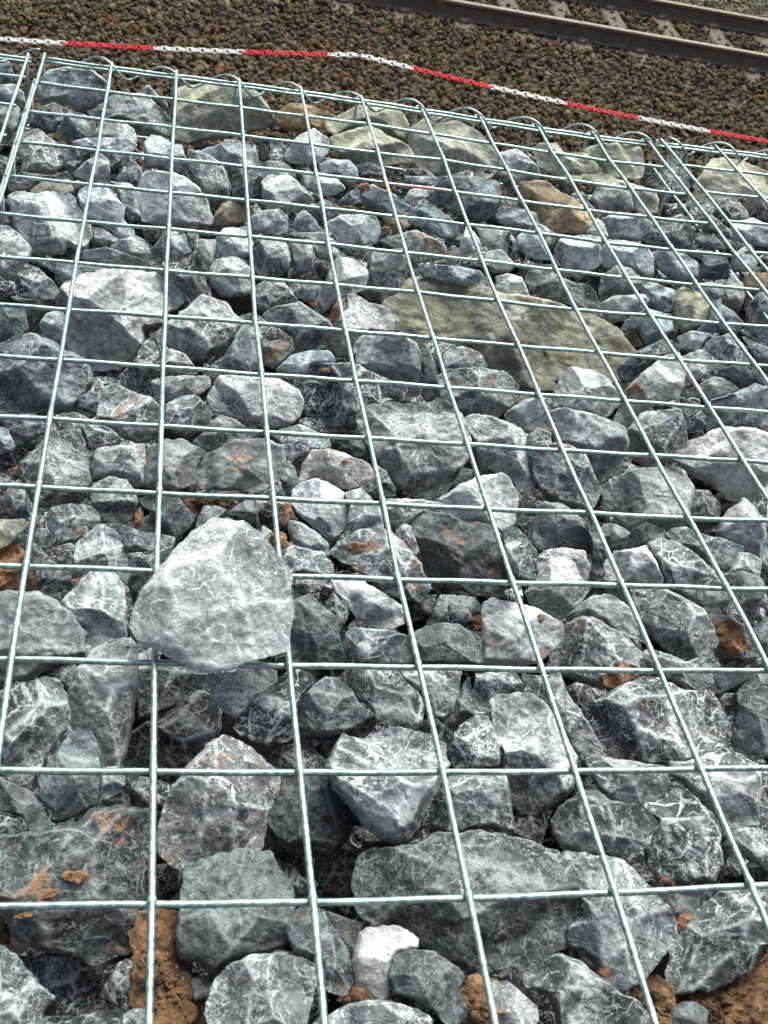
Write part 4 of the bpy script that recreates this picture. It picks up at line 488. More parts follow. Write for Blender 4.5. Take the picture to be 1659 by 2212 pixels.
# where the welded wires of the middle lid cross (mm): rows follow each long wire from the outer edge back
NODES = [[128, 55, 121, -922, 101, -1989, 92, -3004, 74, -4037, 56, -5044, 26, -6063, 18, -7076, 13, -8040, -1, -9034, -6, -10026, -10, -11009, -10, -11985, 1, -12956, 6, -13927, 6, -14927, 6, -15927, 6, -16927], [1114, 9, 1111, -980, 1092, -2002, 1087, -3023, 1059, -4053, 1045, -5063, 1026, -6063, 1018, -7076, 1013, -8040, 999, -9034, 994, -10026, 990, -11009, 990, -11985, 1001, -12956, 1006, -13927, 1006, -14927, 1006, -15927, 1006, -16927], [2083, -2, 2080, -979, 2062, -1994, 2044, -3042, 2039, -4059, 2027, -5050, 2010, -6069, 2012, -7058, 2001, -8045, 2001, -9050, 1997, -10043, 1992, -11022, 1995, -12002, 2006, -12980, 2017, -13953, 2017, -14953, 2017, -15953, 2017, -16953], [3048, 0, 3039, -981, 3031, -2000, 3016, -3028, 3006, -4044, 2994, -5043, 2985, -6050, 2970, -7051, 2987, -8056, 2982, -9052, 2985, -10039, 2988, -11027, 2989, -12015, 2993, -12993, 3001, -13973, 3001, -14973, 3001, -15973, 3001, -16973], [4015, -1, 4016, -996, 4011, -2014, 3993, -3009, 3994, -4035, 3967, -5025, 3963, -6036, 3963, -7048, 3964, -8039, 3977, -9038, 3983, -10034, 3976, -11026, 3999, -12004, 4011, -12993, 4014, -13976, 4014, -14976, 4014, -15976, 4014, -16976], [4989, -16, 4989, -976, 4991, -2036, 4976, -3025, 4967, -4037, 4956, -5042, 4953, -6023, 4966, -7046, 4964, -8025, 4975, -9027, 4978, -10029, 4991, -11008, 5006, -12000, 5009, -12984, 5021, -13962, 5021, -14962, 5021, -15962, 5021, -16962], [5968, -49, 5982, -1031, 5998, -1977, 5975, -3029, 5966, -4024, 5959, -5028, 5951, -6034, 5980, -7042, 5985, -8019, 5983, -9018, 6004, -9994, 6017, -10978, 6026, -11981, 6026, -12960, 6036, -13934, 6036, -14934, 6036, -15934, 6036, -16934], [6950, -97, 6942, -1080, 6966, -2047, 6955, -3065, 6980, -4032, 6964, -5056, 6951, -6059, 6974, -7021, 6995, -8003, 6994, -8990, 7020, -9991, 7047, -10966, 7048, -11948, 7058, -12927, 7063, -13900, 7063, -14900, 7063, -15900, 7063, -16900], [7931, -149, 7914, -1130, 7959, -2122, 7949, -3104, 7944, -4092, 7944, -5061, 7960, -6019, 7994, -7024, 8018, -7997, 8023, -8969, 8048, -9949, 8068, -10927, 8084, -11903, 8096, -12877, 8099, -13846, 8099, -14846, 8099, -15846, 8099, -16846], [8907, -187, 8882, -1184, 8926, -2152, 8942, -3107, 8955, -4091, 8957, -5061, 8960, -6050, 9003, -6990, 9018, -7997, 8994, -8990, 9020, -9991, 9047, -10966, 9026, -11981, 9026, -12960, 9036, -13934, 9036, -14934, 9036, -15934, 9036, -16934], [9877, -187, 9887, -1156, 9915, -2128, 9935, -3104, 9933, -4076, 9969, -5023, 9996, -5986, 10030, -6940, 10018, -7997, 9994, -8990, 10020, -9991, 10047, -10966, 10026, -11981, 10026, -12960, 10036, -13934, 10036, -14934, 10036, -15934, 10036, -16934]]
# ---------------------------------------------------------------- helpers
def mesh_obj(name, V, F, mat, parent=None, smooth=True, cols=None):
    """one mesh object from vertex and face lists (F may be an int array)"""
    me = bpy.data.meshes.new(name); V = np.asarray(V, dtype=np.float32)
    if isinstance(F, np.ndarray):
        k = F.shape[1]; me.vertices.add(len(V)); me.vertices.foreach_set('co', V.ravel())
        me.loops.add(F.size); me.loops.foreach_set('vertex_index', F.ravel().astype(np.int32))
        me.polygons.add(len(F)); me.polygons.foreach_set('loop_start', np.arange(0, F.size, k, dtype=np.int32))
        me.update(calc_edges=True)
    else:
        me.from_pydata(V.tolist(), [], F)
    me.polygons.foreach_set('use_smooth', np.full(len(me.polygons), smooth, dtype=bool))
    if cols is not None:
        ca = me.color_attributes.new('tint', 'FLOAT_COLOR', 'POINT'); ca.data.foreach_set('color', np.asarray(cols, dtype=np.float32).ravel())
    me.update(); me.materials.append(mat)
    o = bpy.data.objects.new(name, me); COL.objects.link(o)
    if parent: o.parent = parent
    return o
def tag(o, label=None, cat=None, group=None, kind=None):
    if label: o['label'] = label
    if cat: o['category'] = cat
    if group: o['group'] = group
    if kind: o['kind'] = kind
    return o
def empty(name, loc=(0, 0, 0), label=None, cat=None, group=None):
    o = bpy.data.objects.new(name, None); COL.objects.link(o); o.location = loc; o.empty_display_size = .05
    return tag(o, label, cat, group)
def tube(pts, r, k=8, closed=False):
    """round wire along a polyline"""
    P = np.asarray(pts, float); n = len(P)
    T = np.roll(P, -1, 0) - np.roll(P, 1, 0) if closed else np.gradient(P, axis=0)
    T /= np.linalg.norm(T, axis=1)[:, None]; up = np.array([0, 0, 1.0]) if abs(T[0, 2]) < .9 else np.array([0, 1.0, 0])
    V = []; a = np.cross(T[0], up)
    for i in range(n):
        a = a - T[i]*(a@T[i]); a /= np.linalg.norm(a); b = np.cross(T[i], a)
        for j in range(k):
            t = 2*math.pi*j/k; V.append(P[i] + (r if np.isscalar(r) else r[i])*(math.cos(t)*a + math.sin(t)*b))
    F = []
    for i in range(n if closed else n - 1):
        for j in range(k):
            i2 = (i + 1) % n; F.append((i*k + j, i*k + (j + 1) % k, i2*k + (j + 1) % k, i2*k + j))
    if not closed:
        c0 = len(V); V += [P[0], P[-1]]
        for j in range(k):
            F.append((c0, (j + 1) % k, j)); F.append((c0 + 1, (n - 1)*k + j, (n - 1)*k + (j + 1) % k))
    return V, F
class Join:
    def __init__(s): s.V = []; s.F = []
    def add(s, VF):
        V, F = VF; o = len(s.V); s.V += [tuple(v) for v in V]; s.F += [tuple(i + o for i in f) for f in F]; return s
def box(x0, x1, y0, y1, z0, z1, bev=0):
    if bev == 0:
        V = [(x, y, z) for z in (z0, z1) for x, y in ((x0, y0), (x1, y0), (x1, y1), (x0, y1))]
        return V, [(3, 2, 1, 0), (4, 5, 6, 7), (0, 1, 5, 4), (1, 2, 6, 5), (2, 3, 7, 6), (3, 0, 4, 7)]
    V = []
    for z, m in ((z0, 0), (z1 - bev, 0), (z1, bev)):
        V += [(x0 + m, y0 + m, z), (x1 - m, y0 + m, z), (x1 - m, y1 - m, z), (x0 + m, y1 - m, z)]
    F = [(3, 2, 1, 0), (8, 9, 10, 11)]
    for l in (0, 4):
        for j in range(4): F.append((l + j, l + (j + 1) % 4, l + 4 + (j + 1) % 4, l + 4 + j))
    return V, F
# ---------------------------------------------------------------- materials
class MT:
    def __init__(s, name):
        s.m = bpy.data.materials.new(name); s.m.use_nodes = True; s.t = s.m.node_tree; s.b = s.t.nodes['Principled BSDF']
    def n(s, t, **kw):
        q = s.t.nodes.new('ShaderNode' + t)
        for k, v in kw.items():
            if k.startswith('i_'): q.inputs[int(k[2:]) if k[2:].isdigit() else k[2:]].default_value = v
            else: setattr(q, k, v)
        return q
    def l(s, a, b): s.t.links.new(a, b)
    def noise(s, vec, scale, detail=4, rough=.55, dist=0, out=0):
        q = s.n('TexNoise'); q.inputs['Scale'].default_value = scale; q.inputs['Detail'].default_value = detail
        q.inputs['Roughness'].default_value = rough; q.inputs['Distortion'].default_value = dist; s.l(vec, q.inputs['Vector']); return q.outputs[out]
    def rng(s, v, a, b, c=0., d=1., smooth=True):
        q = s.n('MapRange'); q.interpolation_type = 'SMOOTHSTEP' if smooth else 'LINEAR'
        s.l(v, q.inputs[0]); q.inputs[1].default_value = a; q.inputs[2].default_value = b; q.inputs[3].default_value = c; q.inputs[4].default_value = d; return q.outputs[0]
    def math(s, op, a, b=None, clamp=False):
        q = s.n('Math', operation=op, use_clamp=clamp)
        for i, v in enumerate((a, b)):
            if v is None: continue
            if isinstance(v, (int, float)): q.inputs[i].default_value = v
            else: s.l(v, q.inputs[i])
        return q.outputs[0]
    def mix(s, f, a, b, mode='MIX'):
        q = s.n('Mix', data_type='RGBA', blend_type=mode)
        for i, v in ((0, f), (6, a), (7, b)):
            if isinstance(v, (int, float)): q.inputs[i].default_value = v
            elif isinstance(v, tuple): q.inputs[i].default_value = v + (1,) if len(v) == 3 else v
            else: s.l(v, q.inputs[i])
        return q.outputs[2]
    def attr(s, name, kind='OBJECT', out=0):
        q = s.n('Attribute', attribute_type=kind, attribute_name=name); return q.outputs[out]
    def bump(s, h, strength, dist, prev=None):
        q = s.n('Bump'); q.inputs['Strength'].default_value = strength; q.inputs['Distance'].default_value = dist; s.l(h, q.inputs['Height'])
        if prev: s.l(prev, q.inputs['Normal'])
        return q.outputs[0]
def rock_material():
    M = MT('broken_limestone'); tc = M.n('TexCoord').outputs['Object']; oi = M.n('ObjectInfo').outputs['Random']
    off = M.n('VectorMath', operation='SCALE'); cmb = M.n('CombineXYZ'); M.l(oi, cmb.inputs[0]); M.l(M.math('MULTIPLY', oi, 3.7), cmb.inputs[1]); M.l(M.math('MULTIPLY', oi, -2.3), cmb.inputs[2])
    M.l(cmb.outputs[0], off.inputs[0]); off.inputs['Scale'].default_value = 9.0
    add = M.n('VectorMath', operation='ADD'); M.l(tc, add.inputs[0]); M.l(off.outputs[0], add.inputs[1]); sv = M.n('VectorMath', operation='SCALE'); M.l(add.outputs[0], sv.inputs[0]); M.l(M.rng(M.math('FRACT', M.math('MULTIPLY', oi, 17.3)), 0, 1, .75, 1.55), sv.inputs['Scale']); P = sv.outputs[0]
    wn = M.noise(P, 38, 3, .6, out=1); wv = M.n('VectorMath', operation='SCALE'); M.l(wn, wv.inputs[0]); wv.inputs['Scale'].default_value = .014
    wa = M.n('VectorMath', operation='ADD'); M.l(P, wa.inputs[0]); M.l(wv.outputs[0], wa.inputs[1]); PW = wa.outputs[0]
    big = M.noise(P, 24, 6, .68, .3)
    A = M.attr('shade_dark'); B = M.attr('shade_light'); stk = M.attr('veins', out=2); mud = M.attr('mud', out=2)
    mid = M.noise(PW, 95, 5, .72)
    fac = M.math('ADD', M.math('MULTIPLY', big, .6), M.math('MULTIPLY', mid, .55)); fac = M.rng(fac, .48, .68)
    col = M.mix(fac, A, B)
    # fracture faces differ a little; flecks, scratches and calcite veins sit on them
    tt = M.attr('tint', 'GEOMETRY', 0); sp = M.n('SeparateColor'); M.l(tt, sp.inputs[0])
    col = M.mix(1.0, col, M.mix(sp.outputs[1], (.60, .61, .62), (1.45, 1.45, 1.42)), 'MULTIPLY')
    fl = M.noise(PW, 250, 3, .7); flk = M.rng(fl, .59, .65)
    patch = M.rng(M.noise(P, 30, 3, .6), .44, .52); patch2 = M.rng(M.noise(P, 47, 3, .6), .47, .53)
    def hair(scale, w, dist, v=PW): return M.rng(M.math('ABSOLUTE', M.math('SUBTRACT', M.noise(v, scale, 5, .62, dist), .5)), w, w*.4)
    sc = M.math('MAXIMUM', M.math('MULTIPLY', hair(24, .0065, .15), patch2), M.math('MULTIPLY', hair(50, .011, .2), patch))
    sc = M.math('MAXIMUM', sc, M.math('MULTIPLY', M.math('MULTIPLY', hair(115, .022, .2), patch), .6))
    def veins(scale, w0, seedscale):
        vo = M.n('TexVoronoi', feature='DISTANCE_TO_EDGE'); M.l(PW, vo.inputs['Vector']); vo.inputs['Scale'].default_value = scale
        vw = M.math('MULTIPLY', M.rng(M.noise(P, seedscale, 3, .6), .46, .66), w0)
        v = M.rng(M.math('SUBTRACT', vo.outputs[0], vw), .008, -.003); return M.math('MULTIPLY', v, M.rng(vw, .002, .012))
    vein = M.math('MAXIMUM', veins(21, .024, 38), M.math('MULTIPLY', veins(48, .05, 55), .85)); vein = M.math('MULTIPLY', vein, M.rng(mid, .38, .5, .5, 1.0))
    crest = M.math('MULTIPLY', sp.outputs[0], M.rng(M.noise(P, 90, 4, .75), .36, .52))
    br = M.math('MULTIPLY', M.rng(M.noise(PW, 36, 9, .78, .2), .575, .635), M.rng(M.noise(P, 170, 3, .7), .40, .55, .3, 1))
    wsum = M.math('MAXIMUM', M.math('MAXIMUM', M.math('MULTIPLY', flk, .5), M.math('MULTIPLY', sc, .9)), M.math('MAXIMUM', vein, M.math('MULTIPLY', crest, .95)))
    wsum = M.math('MAXIMUM', wsum, M.math('MULTIPLY', br, .6))
    wsum = M.math('MULTIPLY', wsum, stk, clamp=True)
    col = M.mix(wsum, col, (.70, .74, .725))
    # dark pits
    pit = M.rng(M.noise(P, 210, 4, .7), .42, .30); col = M.mix(M.math('MULTIPLY', pit, .6), col, A)
    # faint brown film, then clay smears where the stone carries them
    film = M.rng(M.noise(P, 31, 4, .6), .56, .74); col = M.mix(M.math('MULTIPLY', film, .16), col, (.30, .24, .17))
    mn = M.noise(PW, 34, 5, .7); mm = M.math('MULTIPLY', M.rng(mn, .565, .64), mud, clamp=True)
    col = M.mix(M.math('MULTIPLY', mm, .82), col, M.mix(M.noise(P, 160, 3), (.20, .085, .03), (.44, .24, .115)))
    M.l(col, M.b.inputs['Base Color'])
    M.l(M.rng(mid, .3, .7, .62, .9), M.b.inputs['Roughness']); M.b.inputs['Specular IOR Level'].default_value = .35
    h1 = M.noise(PW, 75, 8, .72); h2 = M.noise(P, 260, 5, .7)
    vb = M.n('TexVoronoi', feature='F1'); M.l(PW, vb.inputs['Vector']); vb.inputs['Scale'].default_value = 85
    n1 = M.bump(h1, .9, .0075); n2 = M.bump(vb.outputs[0], .35, .003, n1); n3 = M.bump(h2, .7, .0018, n2); M.l(n3, M.b.inputs['Normal'])
    return M.m
ROCKMAT = rock_material()
def wire_material():
    M = MT('galvanised_steel'); P = M.n('TexCoord').outputs['Object']
    a = M.noise(P, 190, 5, .75); b = M.noise(P, 45, 3, .6)
    col = M.mix(M.rng(a, .35, .65), (.13, .195, .185), (.36, .46, .43)); col = M.mix(M.rng(b, .5, .75, 0, .4), col, (.46, .54, .51))
    rust = M.attr('tint', 'GEOMETRY', 0); sep = M.n('SeparateColor'); M.l(rust, sep.inputs[0])
    rf = M.math('MULTIPLY', sep.outputs[0], M.rng(M.noise(P, 150, 3), .35, .5), clamp=True)
    col = M.mix(rf, col, (.55, .36, .22)); pf = M.math('MULTIPLY', sep.outputs[1], M.rng(M.noise(P, 300, 3), .4, .5), clamp=True); col = M.mix(pf, col, (.6, .16, .13))
    M.l(col, M.b.inputs['Base Color']); met = M.math('MULTIPLY', M.math('SUBTRACT', 1.0, M.math('MAXIMUM', rf, pf)), .85); M.l(met, M.b.inputs['Metallic'])
    M.l(M.rng(b, .3, .7, .42, .60), M.b.inputs['Roughness']); M.l(M.bump(a, .35, .0008), M.b.inputs['Normal'])
    return M.m
WIRE = wire_material()
def simple(name, c1, c2, scale, rough=.8, metal=0, bump=.3, bd=.003, detail=5):
    M = MT(name); P = M.n('TexCoord').outputs['Object']; a = M.noise(P, scale, detail, .65)
    M.l(M.mix(M.rng(a, .35, .65), c1, c2), M.b.inputs['Base Color']); M.b.inputs['Roughness'].default_value = rough; M.b.inputs['Metallic'].default_value = metal
    M.l(M.bump(M.noise(P, scale*3, 5, .7), bump, bd), M.b.inputs['Normal']); return M.m
CLAY = simple('orange_clay', (.12, .058, .025), (.37, .20, .095), 90, .95, 0, .9, .004, 7)
SOILM = simple('brown_soil', (.07, .036, .015), (.27, .145, .065), 120, .97, 0, 1.0, .006, 8)
RED = simple('red_plastic', (.60, .004, .02), (.70, .008, .03), 60, .6)
WHITE = simple('white_plastic', (.72, .72, .66), (.85, .84, .79), 60, .45)
REBAR = simple('rusty_iron', (.10, .045, .018), (.24, .11, .04), 80, .85)
RAILM = simple('rusty_rail_side', (.075, .048, .03), (.12, .08, .05), 9, .75)
RAILTOP = simple('worn_rail_head', (.115, .10, .062), (.17, .15, .098), 14, .6, .2, .1)
SLEEPM = simple('dusty_concrete', (.045, .034, .021), (.075, .057, .036), 16, .95)
CLIPM = simple('dark_clip_steel', (.05, .034, .022), (.09, .06, .04), 60, .95)
GROUNDM = simple('ballast_dust', (.03, .022, .014), (.07, .052, .034), 30, 1.0, 0, .8, .02)
DEEP = simple('shaded_rubble_earth', (.010, .008, .006), (.028, .021, .014), 60, .95, 0, 1.0, .01, 8)  # earth colour darkened to paint the black shade of deep gaps
def stone_mat():
    M = MT('ballast_stone'); P = M.n('TexCoord').outputs['Object']; c = M.attr('tint', 'GEOMETRY', 0)
    M.l(M.mix(M.rng(M.noise(P, 70, 4), .35, .7), M.mix(1.0, c, (.5, .5, .5), 'MULTIPLY'), c), M.b.inputs['Base Color']); M.b.inputs['Roughness'].default_value = .95
    M.b.inputs['Specular IOR Level'].default_value = .2
    return M.m
STONE = stone_mat()
# ---------------------------------------------------------------- ground, ballast, track
GZ = -2.79
mesh_obj('ground', [(-200, -200, GZ), (200, -200, GZ), (200, 200, GZ), (-200, 200, GZ)], [(0, 1, 2, 3)], GROUNDM)
bpy.data.objects['ground']['kind'] = 'structure'
TA = math.radians(-4.6); TD = np.array([math.cos(TA), math.sin(TA)]); TN = np.array([-TD[1], TD[0]]); T0 = np.array([2.08, 10.22])
RC = (.07, 1.575)                                            # distance of the two rail centres from the near foot edge line
def hullstones(C3, size, seed, cols):
    """many small angular stones merged in one mesh"""
    rs = np.random.RandomState(seed); t = (1 + 5**.5)/2
    I = np.array([(-1, t, 0), (1, t, 0), (-1, -t, 0), (1, -t, 0), (0, -1, t), (0, 1, t), (0, -1, -t), (0, 1, -t), (t, 0, -1), (t, 0, 1), (-t, 0, -1), (-t, 0, 1)])/1.9
    FI = np.array([(0, 11, 5), (0, 5, 1), (0, 1, 7), (0, 7, 10), (0, 10, 11), (1, 5, 9), (5, 11, 4), (11, 10, 2), (10, 7, 6), (7, 1, 8), (3, 9, 4), (3, 4, 2), (3, 2, 6), (3, 6, 8), (3, 8, 9), (4, 9, 5), (2, 4, 11), (6, 2, 10), (8, 6, 7), (9, 8, 1)])
    n = len(C3); V = np.repeat(I[None], n, 0)*(1 + .5*(rs.rand(n, 12, 1) - .5))*(rs.rand(n, 1, 3)*.75 + .6)
    q = rs.randn(n, 4); q /= np.linalg.norm(q, axis=1)[:, None]; w, x, y, z = q.T
    R = np.stack([np.stack([1 - 2*(y*y + z*z), 2*(x*y - z*w), 2*(x*z + y*w)], -1), np.stack([2*(x*y + z*w), 1 - 2*(x*x + z*z), 2*(y*z - x*w)], -1), np.stack([2*(x*z - y*w), 2*(y*z + x*w), 1 - 2*(x*x + y*y)], -1)], 1)
    V = np.einsum('nij,nkj->nki', R, V)*size[:, None, None] + C3[:, None]
    F = (FI[None] + (np.arange(n)*12)[:, None, None]).reshape(-1, 3)
    c = np.concatenate([np.repeat(cols, 12, 0), np.ones((n*12, 1))], 1)
    return V.reshape(-1, 3), F, c
def ballast():
    rs = np.random.RandomState(5); n = 150000
    x = rs.uniform(-4, 16, n); y = rs.uniform(4.2, 19, n)
    Mi = np.array(cam.matrix_world.inverted()); P = np.c_[x, y, np.full(n, GZ), np.ones(n)]@Mi.T; f = 52.2/36
    u = f*P[:, 0]/-P[:, 2]; v = f*P[:, 1]/-P[:, 2]
    k = (abs(u) < .66) & (v < .82) & (v > .33); x, y = x[k], y[k]; dep = -P[k, 2]
    if len(x) > 62000: x, y, dep = x[:62000], y[:62000], dep[:62000]
    n = len(x); t = (np.c_[x, y] - T0)@TN; s = (np.c_[x, y] - T0)@TD
    base = np.full(n, GZ + .045)
    sl = np.abs(((s + .1)/.64 + .5) % 1 - .5)*.64             # distance to the nearest sleeper axis
    inner = (t > -.24) & (t < 1.85)
    onS = (sl[inner] < .17) & (rs.rand(inner.sum()) > .22)
    base[inner] = np.where(onS, GZ - .2, GZ + .062 + .02*rs.rand(inner.sum()))
    out = t <= -.24; base[out] = GZ + .095 - .03*np.clip((-t[out] - .3), 0, 1) + .02*np.sin(x[out]*1.7)*np.cos(y[out]*1.1)
    base[t >= 1.85] = GZ + .08
    z = base + rs.uniform(-.03, .018, n); sz = rs.uniform(.014, .034, n); sz[t < -1.2] *= 1.08
    pal = np.array([(.13, .098, .058), (.10, .075, .045), (.15, .12, .078), (.085, .064, .040), (.145, .135, .10), (.20, .175, .125), (.20, .095, .040)])*np.array([.80, .70, .58])
    c = pal[rs.choice(7, n, p=[.27, .24, .17, .14, .10, .05, .03])]*rs.uniform(.75, 1.25, (n, 1))
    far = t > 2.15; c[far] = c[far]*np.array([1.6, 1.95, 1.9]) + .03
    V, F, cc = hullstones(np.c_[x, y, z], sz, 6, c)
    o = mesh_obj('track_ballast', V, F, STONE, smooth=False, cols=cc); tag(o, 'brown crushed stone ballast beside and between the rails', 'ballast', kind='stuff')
ballast()
def rail(t, label):
    r = empty('rail', (T0[0] + TN[0]*t, T0[1] + TN[1]*t, -2.70), label, 'rail', 'rails of the track'); r.rotation_euler.z = TA
    prof = [(-.07, 0), (.07, 0), (.07, .012), (.03, .026), (.009, .04), (.0085, .118), (.03, .132), (.036, .138), (.036, .166), (.028, .1715), (-.028, .1715), (-.036, .166), (-.036, .138), (-.03, .132), (-.0085, .118), (-.009, .04), (-.03, .026), (-.07, .012)]
    n = len(prof); V = [(x, a, b) for x in (-26, 30) for a, b in prof]
    F = [(j, (j + 1) % n, n + (j + 1) % n, n + j) for j in range(n) if j not in (9,)] + [tuple(range(n))[::-1], tuple(range(n, 2*n))]
    mesh_obj('rail_body', V, F, RAILM, r, smooth=False)
    V, F = box(-26, 30, -.029, .029, .169, .1745, .002); mesh_obj('running_surface', V, F, RAILTOP, r, smooth=False)
    return r
rail(RC[0], 'rusty brown rail of the track nearer the wire baskets'); rail(RC[1], 'far rusty rail crossing the top right corner of the picture')
def sleeper_proto():
    r = empty('sleeper'); j = Join(); rs = np.random.RandomState(3)
    secs = []
    for y in np.linspace(-1.25, 1.25, 15):
        top = .0 if abs(abs(y) - .7525) < .22 else -.014; w = .115
        secs.append([(-.145, y, -.2), (.145, y, -.2), (w + rs.uniform(-.003, .003), y, top - .02), (w - .02, y, top), (-w + .02, y, top), (-w + rs.uniform(-.003, .003), y, top - .02)])
    V = [p for s in secs for p in s]; F = [(6*i + k, 6*i + (k + 1) % 6, 6*i + 6 + (k + 1) % 6, 6*i + 6 + k) for i in range(14) for k in range(6)] + [tuple(range(6))[::-1], tuple(range(84, 90))]
    mesh_obj('sleeper_body', V, F, SLEEPM, r, smooth=False)
    for c in (-.7525, .7525):
        for sgn in (-1, 1):
            y = c + sgn*.105
            V, F = box(-.06, .06, y - .028, y + .028, -.002, .028, .008); cl = mesh_obj('rail_clip', V, F, CLIPM, r, smooth=False)
            a = [(-.045, y - sgn*.02, .03), (-.045, y + sgn*.03, .045), (-.02, y + sgn*.045, .05), (.02, y + sgn*.045, .05), (.045, y + sgn*.03, .045), (.045, y - sgn*.02, .03)]
            V, F = tube(a, .008, 6); mesh_obj('spring_bar', V, F, CLIPM, cl)
    return r
sp = sleeper_proto(); mid_t = sum(RC)/2
names = ['first', 'second', 'third', 'fourth', 'fifth', 'sixth', 'seventh', 'eighth', 'ninth', 'tenth', 'eleventh', 'twelfth', 'thirteenth', 'fourteenth', 'fifteenth', 'sixteenth']
def copy_tree(o, parent=None):
    c = o.copy(); COL.objects.link(c)
    if parent: c.parent = parent
    for ch in list(o.children): copy_tree(ch, c)
    return c
for k in range(-2, 10):
    o = sp if k == -2 else copy_tree(sp); s = -.1 + .64*k
    p = T0 + TD*s + TN*mid_t; o.location = (p[0], p[1], -2.702); o.rotation_euler.z = TA
    tag(o, 'dusty concrete sleeper, %s from the left of those crossing under the rails' % names[k + 2], 'sleeper', 'concrete sleepers under the rails')
# ---------------------------------------------------------------- wire baskets
ND = np.array(NODES, float).reshape(11, 18, 2)/1e4; RW = .0024
def lidpt(i, j, side=0):
    """point of a lid in mesh units; side 0 middle, -1 left basket, 1 right basket"""
    jj = min(max(j, 0), 17); a = int(min(math.floor(jj), 16)); fj = jj - a
    ii = min(max(i, 0), 10); b = int(min(math.floor(ii), 9)); fi = ii - b
    P = (ND[b, a]*(1 - fi) + ND[b + 1, a]*fi)*(1 - fj) + (ND[b, a + 1]*(1 - fi) + ND[b + 1, a + 1]*fi)*fj
    return P + np.array([(i - ii)*.1, -(j - jj)*.1])
RUST = {3: [(2.62, 3.05, .9)], 5: [(2.9, 3.6, .8), (2.5, 2.7, .4)], 6: [(3.3, 3.6, .5)], 8: [(7.1, 7.9, .6)]}
def wire_obj(name, pts, parent, rust=None, paint=None, k=8, lump=None):
    V, F = tube(pts, RW if lump is None else RW*(1 + lump), k); c = np.zeros((len(V), 4)); c[:, 3] = 1
    for arr, ch in ((rust, 0), (paint, 1)):
        if arr is not None: c[:len(arr)*k, ch] = np.repeat(arr, k)
    return mesh_obj(name, V, F, WIRE, parent, cols=c)
def sag(x, y, s=0): return .0004*math.sin(x*61 + y*47) + .0022*math.sin(x*5.1 + s) + .0018*math.sin(y*4.3 + 1 + s)
def basket(side, label):
    r = empty('gabion_basket', (.5 + side*1.05, -.85, -.5), label, 'wire basket', 'wire mesh baskets side by side'); inv = np.array(r.location)
    X0 = {0: 0, -1: -.24, 1: 10.27}[side]; NW = 11 if side == 0 else 7; dj = {0: 0, -1: -.22, 1: -.1}[side]
    xs = [X0 + k if side >= 0 else X0 - k for k in range(NW)]
    lo, hi = min(xs), max(xs)
    def q(i, j, z=0):
        p = lidpt(i, j); return np.array([p[0], p[1], z + sag(p[0], p[1], side)]) - inv
    J = np.unique(np.round(np.concatenate([np.arange(18) + d for d in (0, .012, .03, .05, .25, .5, .75, .95, .97, .988)]), 3)); J = J[J <= 17]
    weld = lambda t: .30*np.exp(-((t - np.round(t))/.022)**2)*(.7 + .5*np.sin(np.round(t)*7.3 + side)**2)
    # side wire and outer edge wire form the lid frame, the rest are wires of their own
    e = Join(); ei = X0; e.add(tube([q(ei, j) for j in np.r_[-.06, J]], RW)); oi = xs[-1]; e.add(tube([q(oi, j) for j in np.r_[-.06, J]], RW))
    e.add(tube([q(i, 0, -.0047) for i in np.linspace(lo - .04, hi + .04, 60)], RW))
    c = np.zeros((len(e.V), 4)); c[:, 3] = 1
    lid = mesh_obj('lid_panel', e.V, e.F, WIRE, r, cols=c)
    for i in xs[1:-1]:
        jj = np.r_[-.06, J]; ru = np.zeros(len(jj))
        for a, b, s in RUST.get(i if side == 0 else -9, []): ru[(jj > a) & (jj < b)] = s
        wire_obj('long_wire', [q(i, j) for j in jj], lid, ru, lump=weld(jj - dj))
    for j in range(1, 18):
        ii = np.linspace(lo - .05, hi + .05, 80); pa = np.zeros(80)
        if side == 0 and j == 3: pa[(ii > 5.25) & (ii < 5.95)] = .9
        wire_obj('cross_wire', [q(i, j + dj if j + dj > 0 else .01, -.0047) for i in ii], lid, None, pa)
    f = Join()
    for k in range(7):
        f.add(tube([q(i, -.075, -.0125 - .1*k) for i in np.linspace(lo - .04, hi + .04, 40)], RW, 8))
    for i in xs: f.add(tube([q(i - .03, -.125, z) for z in np.linspace(-.004, -.65, 14)], RW, 8))
    c = np.zeros((len(f.V), 4)); c[:, 3] = 1; mesh_obj('front_panel', f.V, f.F, WIRE, r, cols=c)
    if side >= 0:
        for di in ((-.14, 10.13) if side == 0 else (16.4,)):
            d = Join()
            for k in range(1): d.add(tube([q(di, j, -.035 - .1*k) for j in np.linspace(.1, 17, 60)], RW, 8))
            for j in range(1, 17): d.add(tube([q(di + .05, j, z) for z in (-.03, -.1, -.2, -.3)], RW, 8))
            c = np.zeros((len(d.V), 4)); c[:, 3] = 1; mesh_obj('side_panel', d.V, d.F, WIRE, r, cols=c)
    return r
basket(0, 'middle galvanised wire basket of square mesh closed over grey rocks')
basket(-1, 'left hand wire basket, only its right edge showing at the picture left')
basket(1, 'right hand wire basket holding the huge pale greenish boulder')
def spiral(i0, i1, label, ph=0):
    pts = []; n = int((i1 - i0)*26)
    for t in np.linspace(i0, i1, n):
        p = lidpt(t, 0); a = 2*math.pi*(t - (-.16 + ph)); r = .0125 + .0012*math.sin(t*2.3)
        pts.append((p[0] + .004*math.sin(a*1 + 1), p[1] + .003 - r*math.sin(a), -.005 + r*math.cos(a)))
    V, F = tube(pts, .0019, 8); c = np.zeros((len(V), 4)); c[:, 3] = 1
    return tag(mesh_obj('spiral_binder', V, F, WIRE, cols=c), label, 'binding wire', 'spiral binding wires along the outer edge')
spiral(.25, 10.15, 'long spiral binding wire looping along the outer edge of the middle basket')
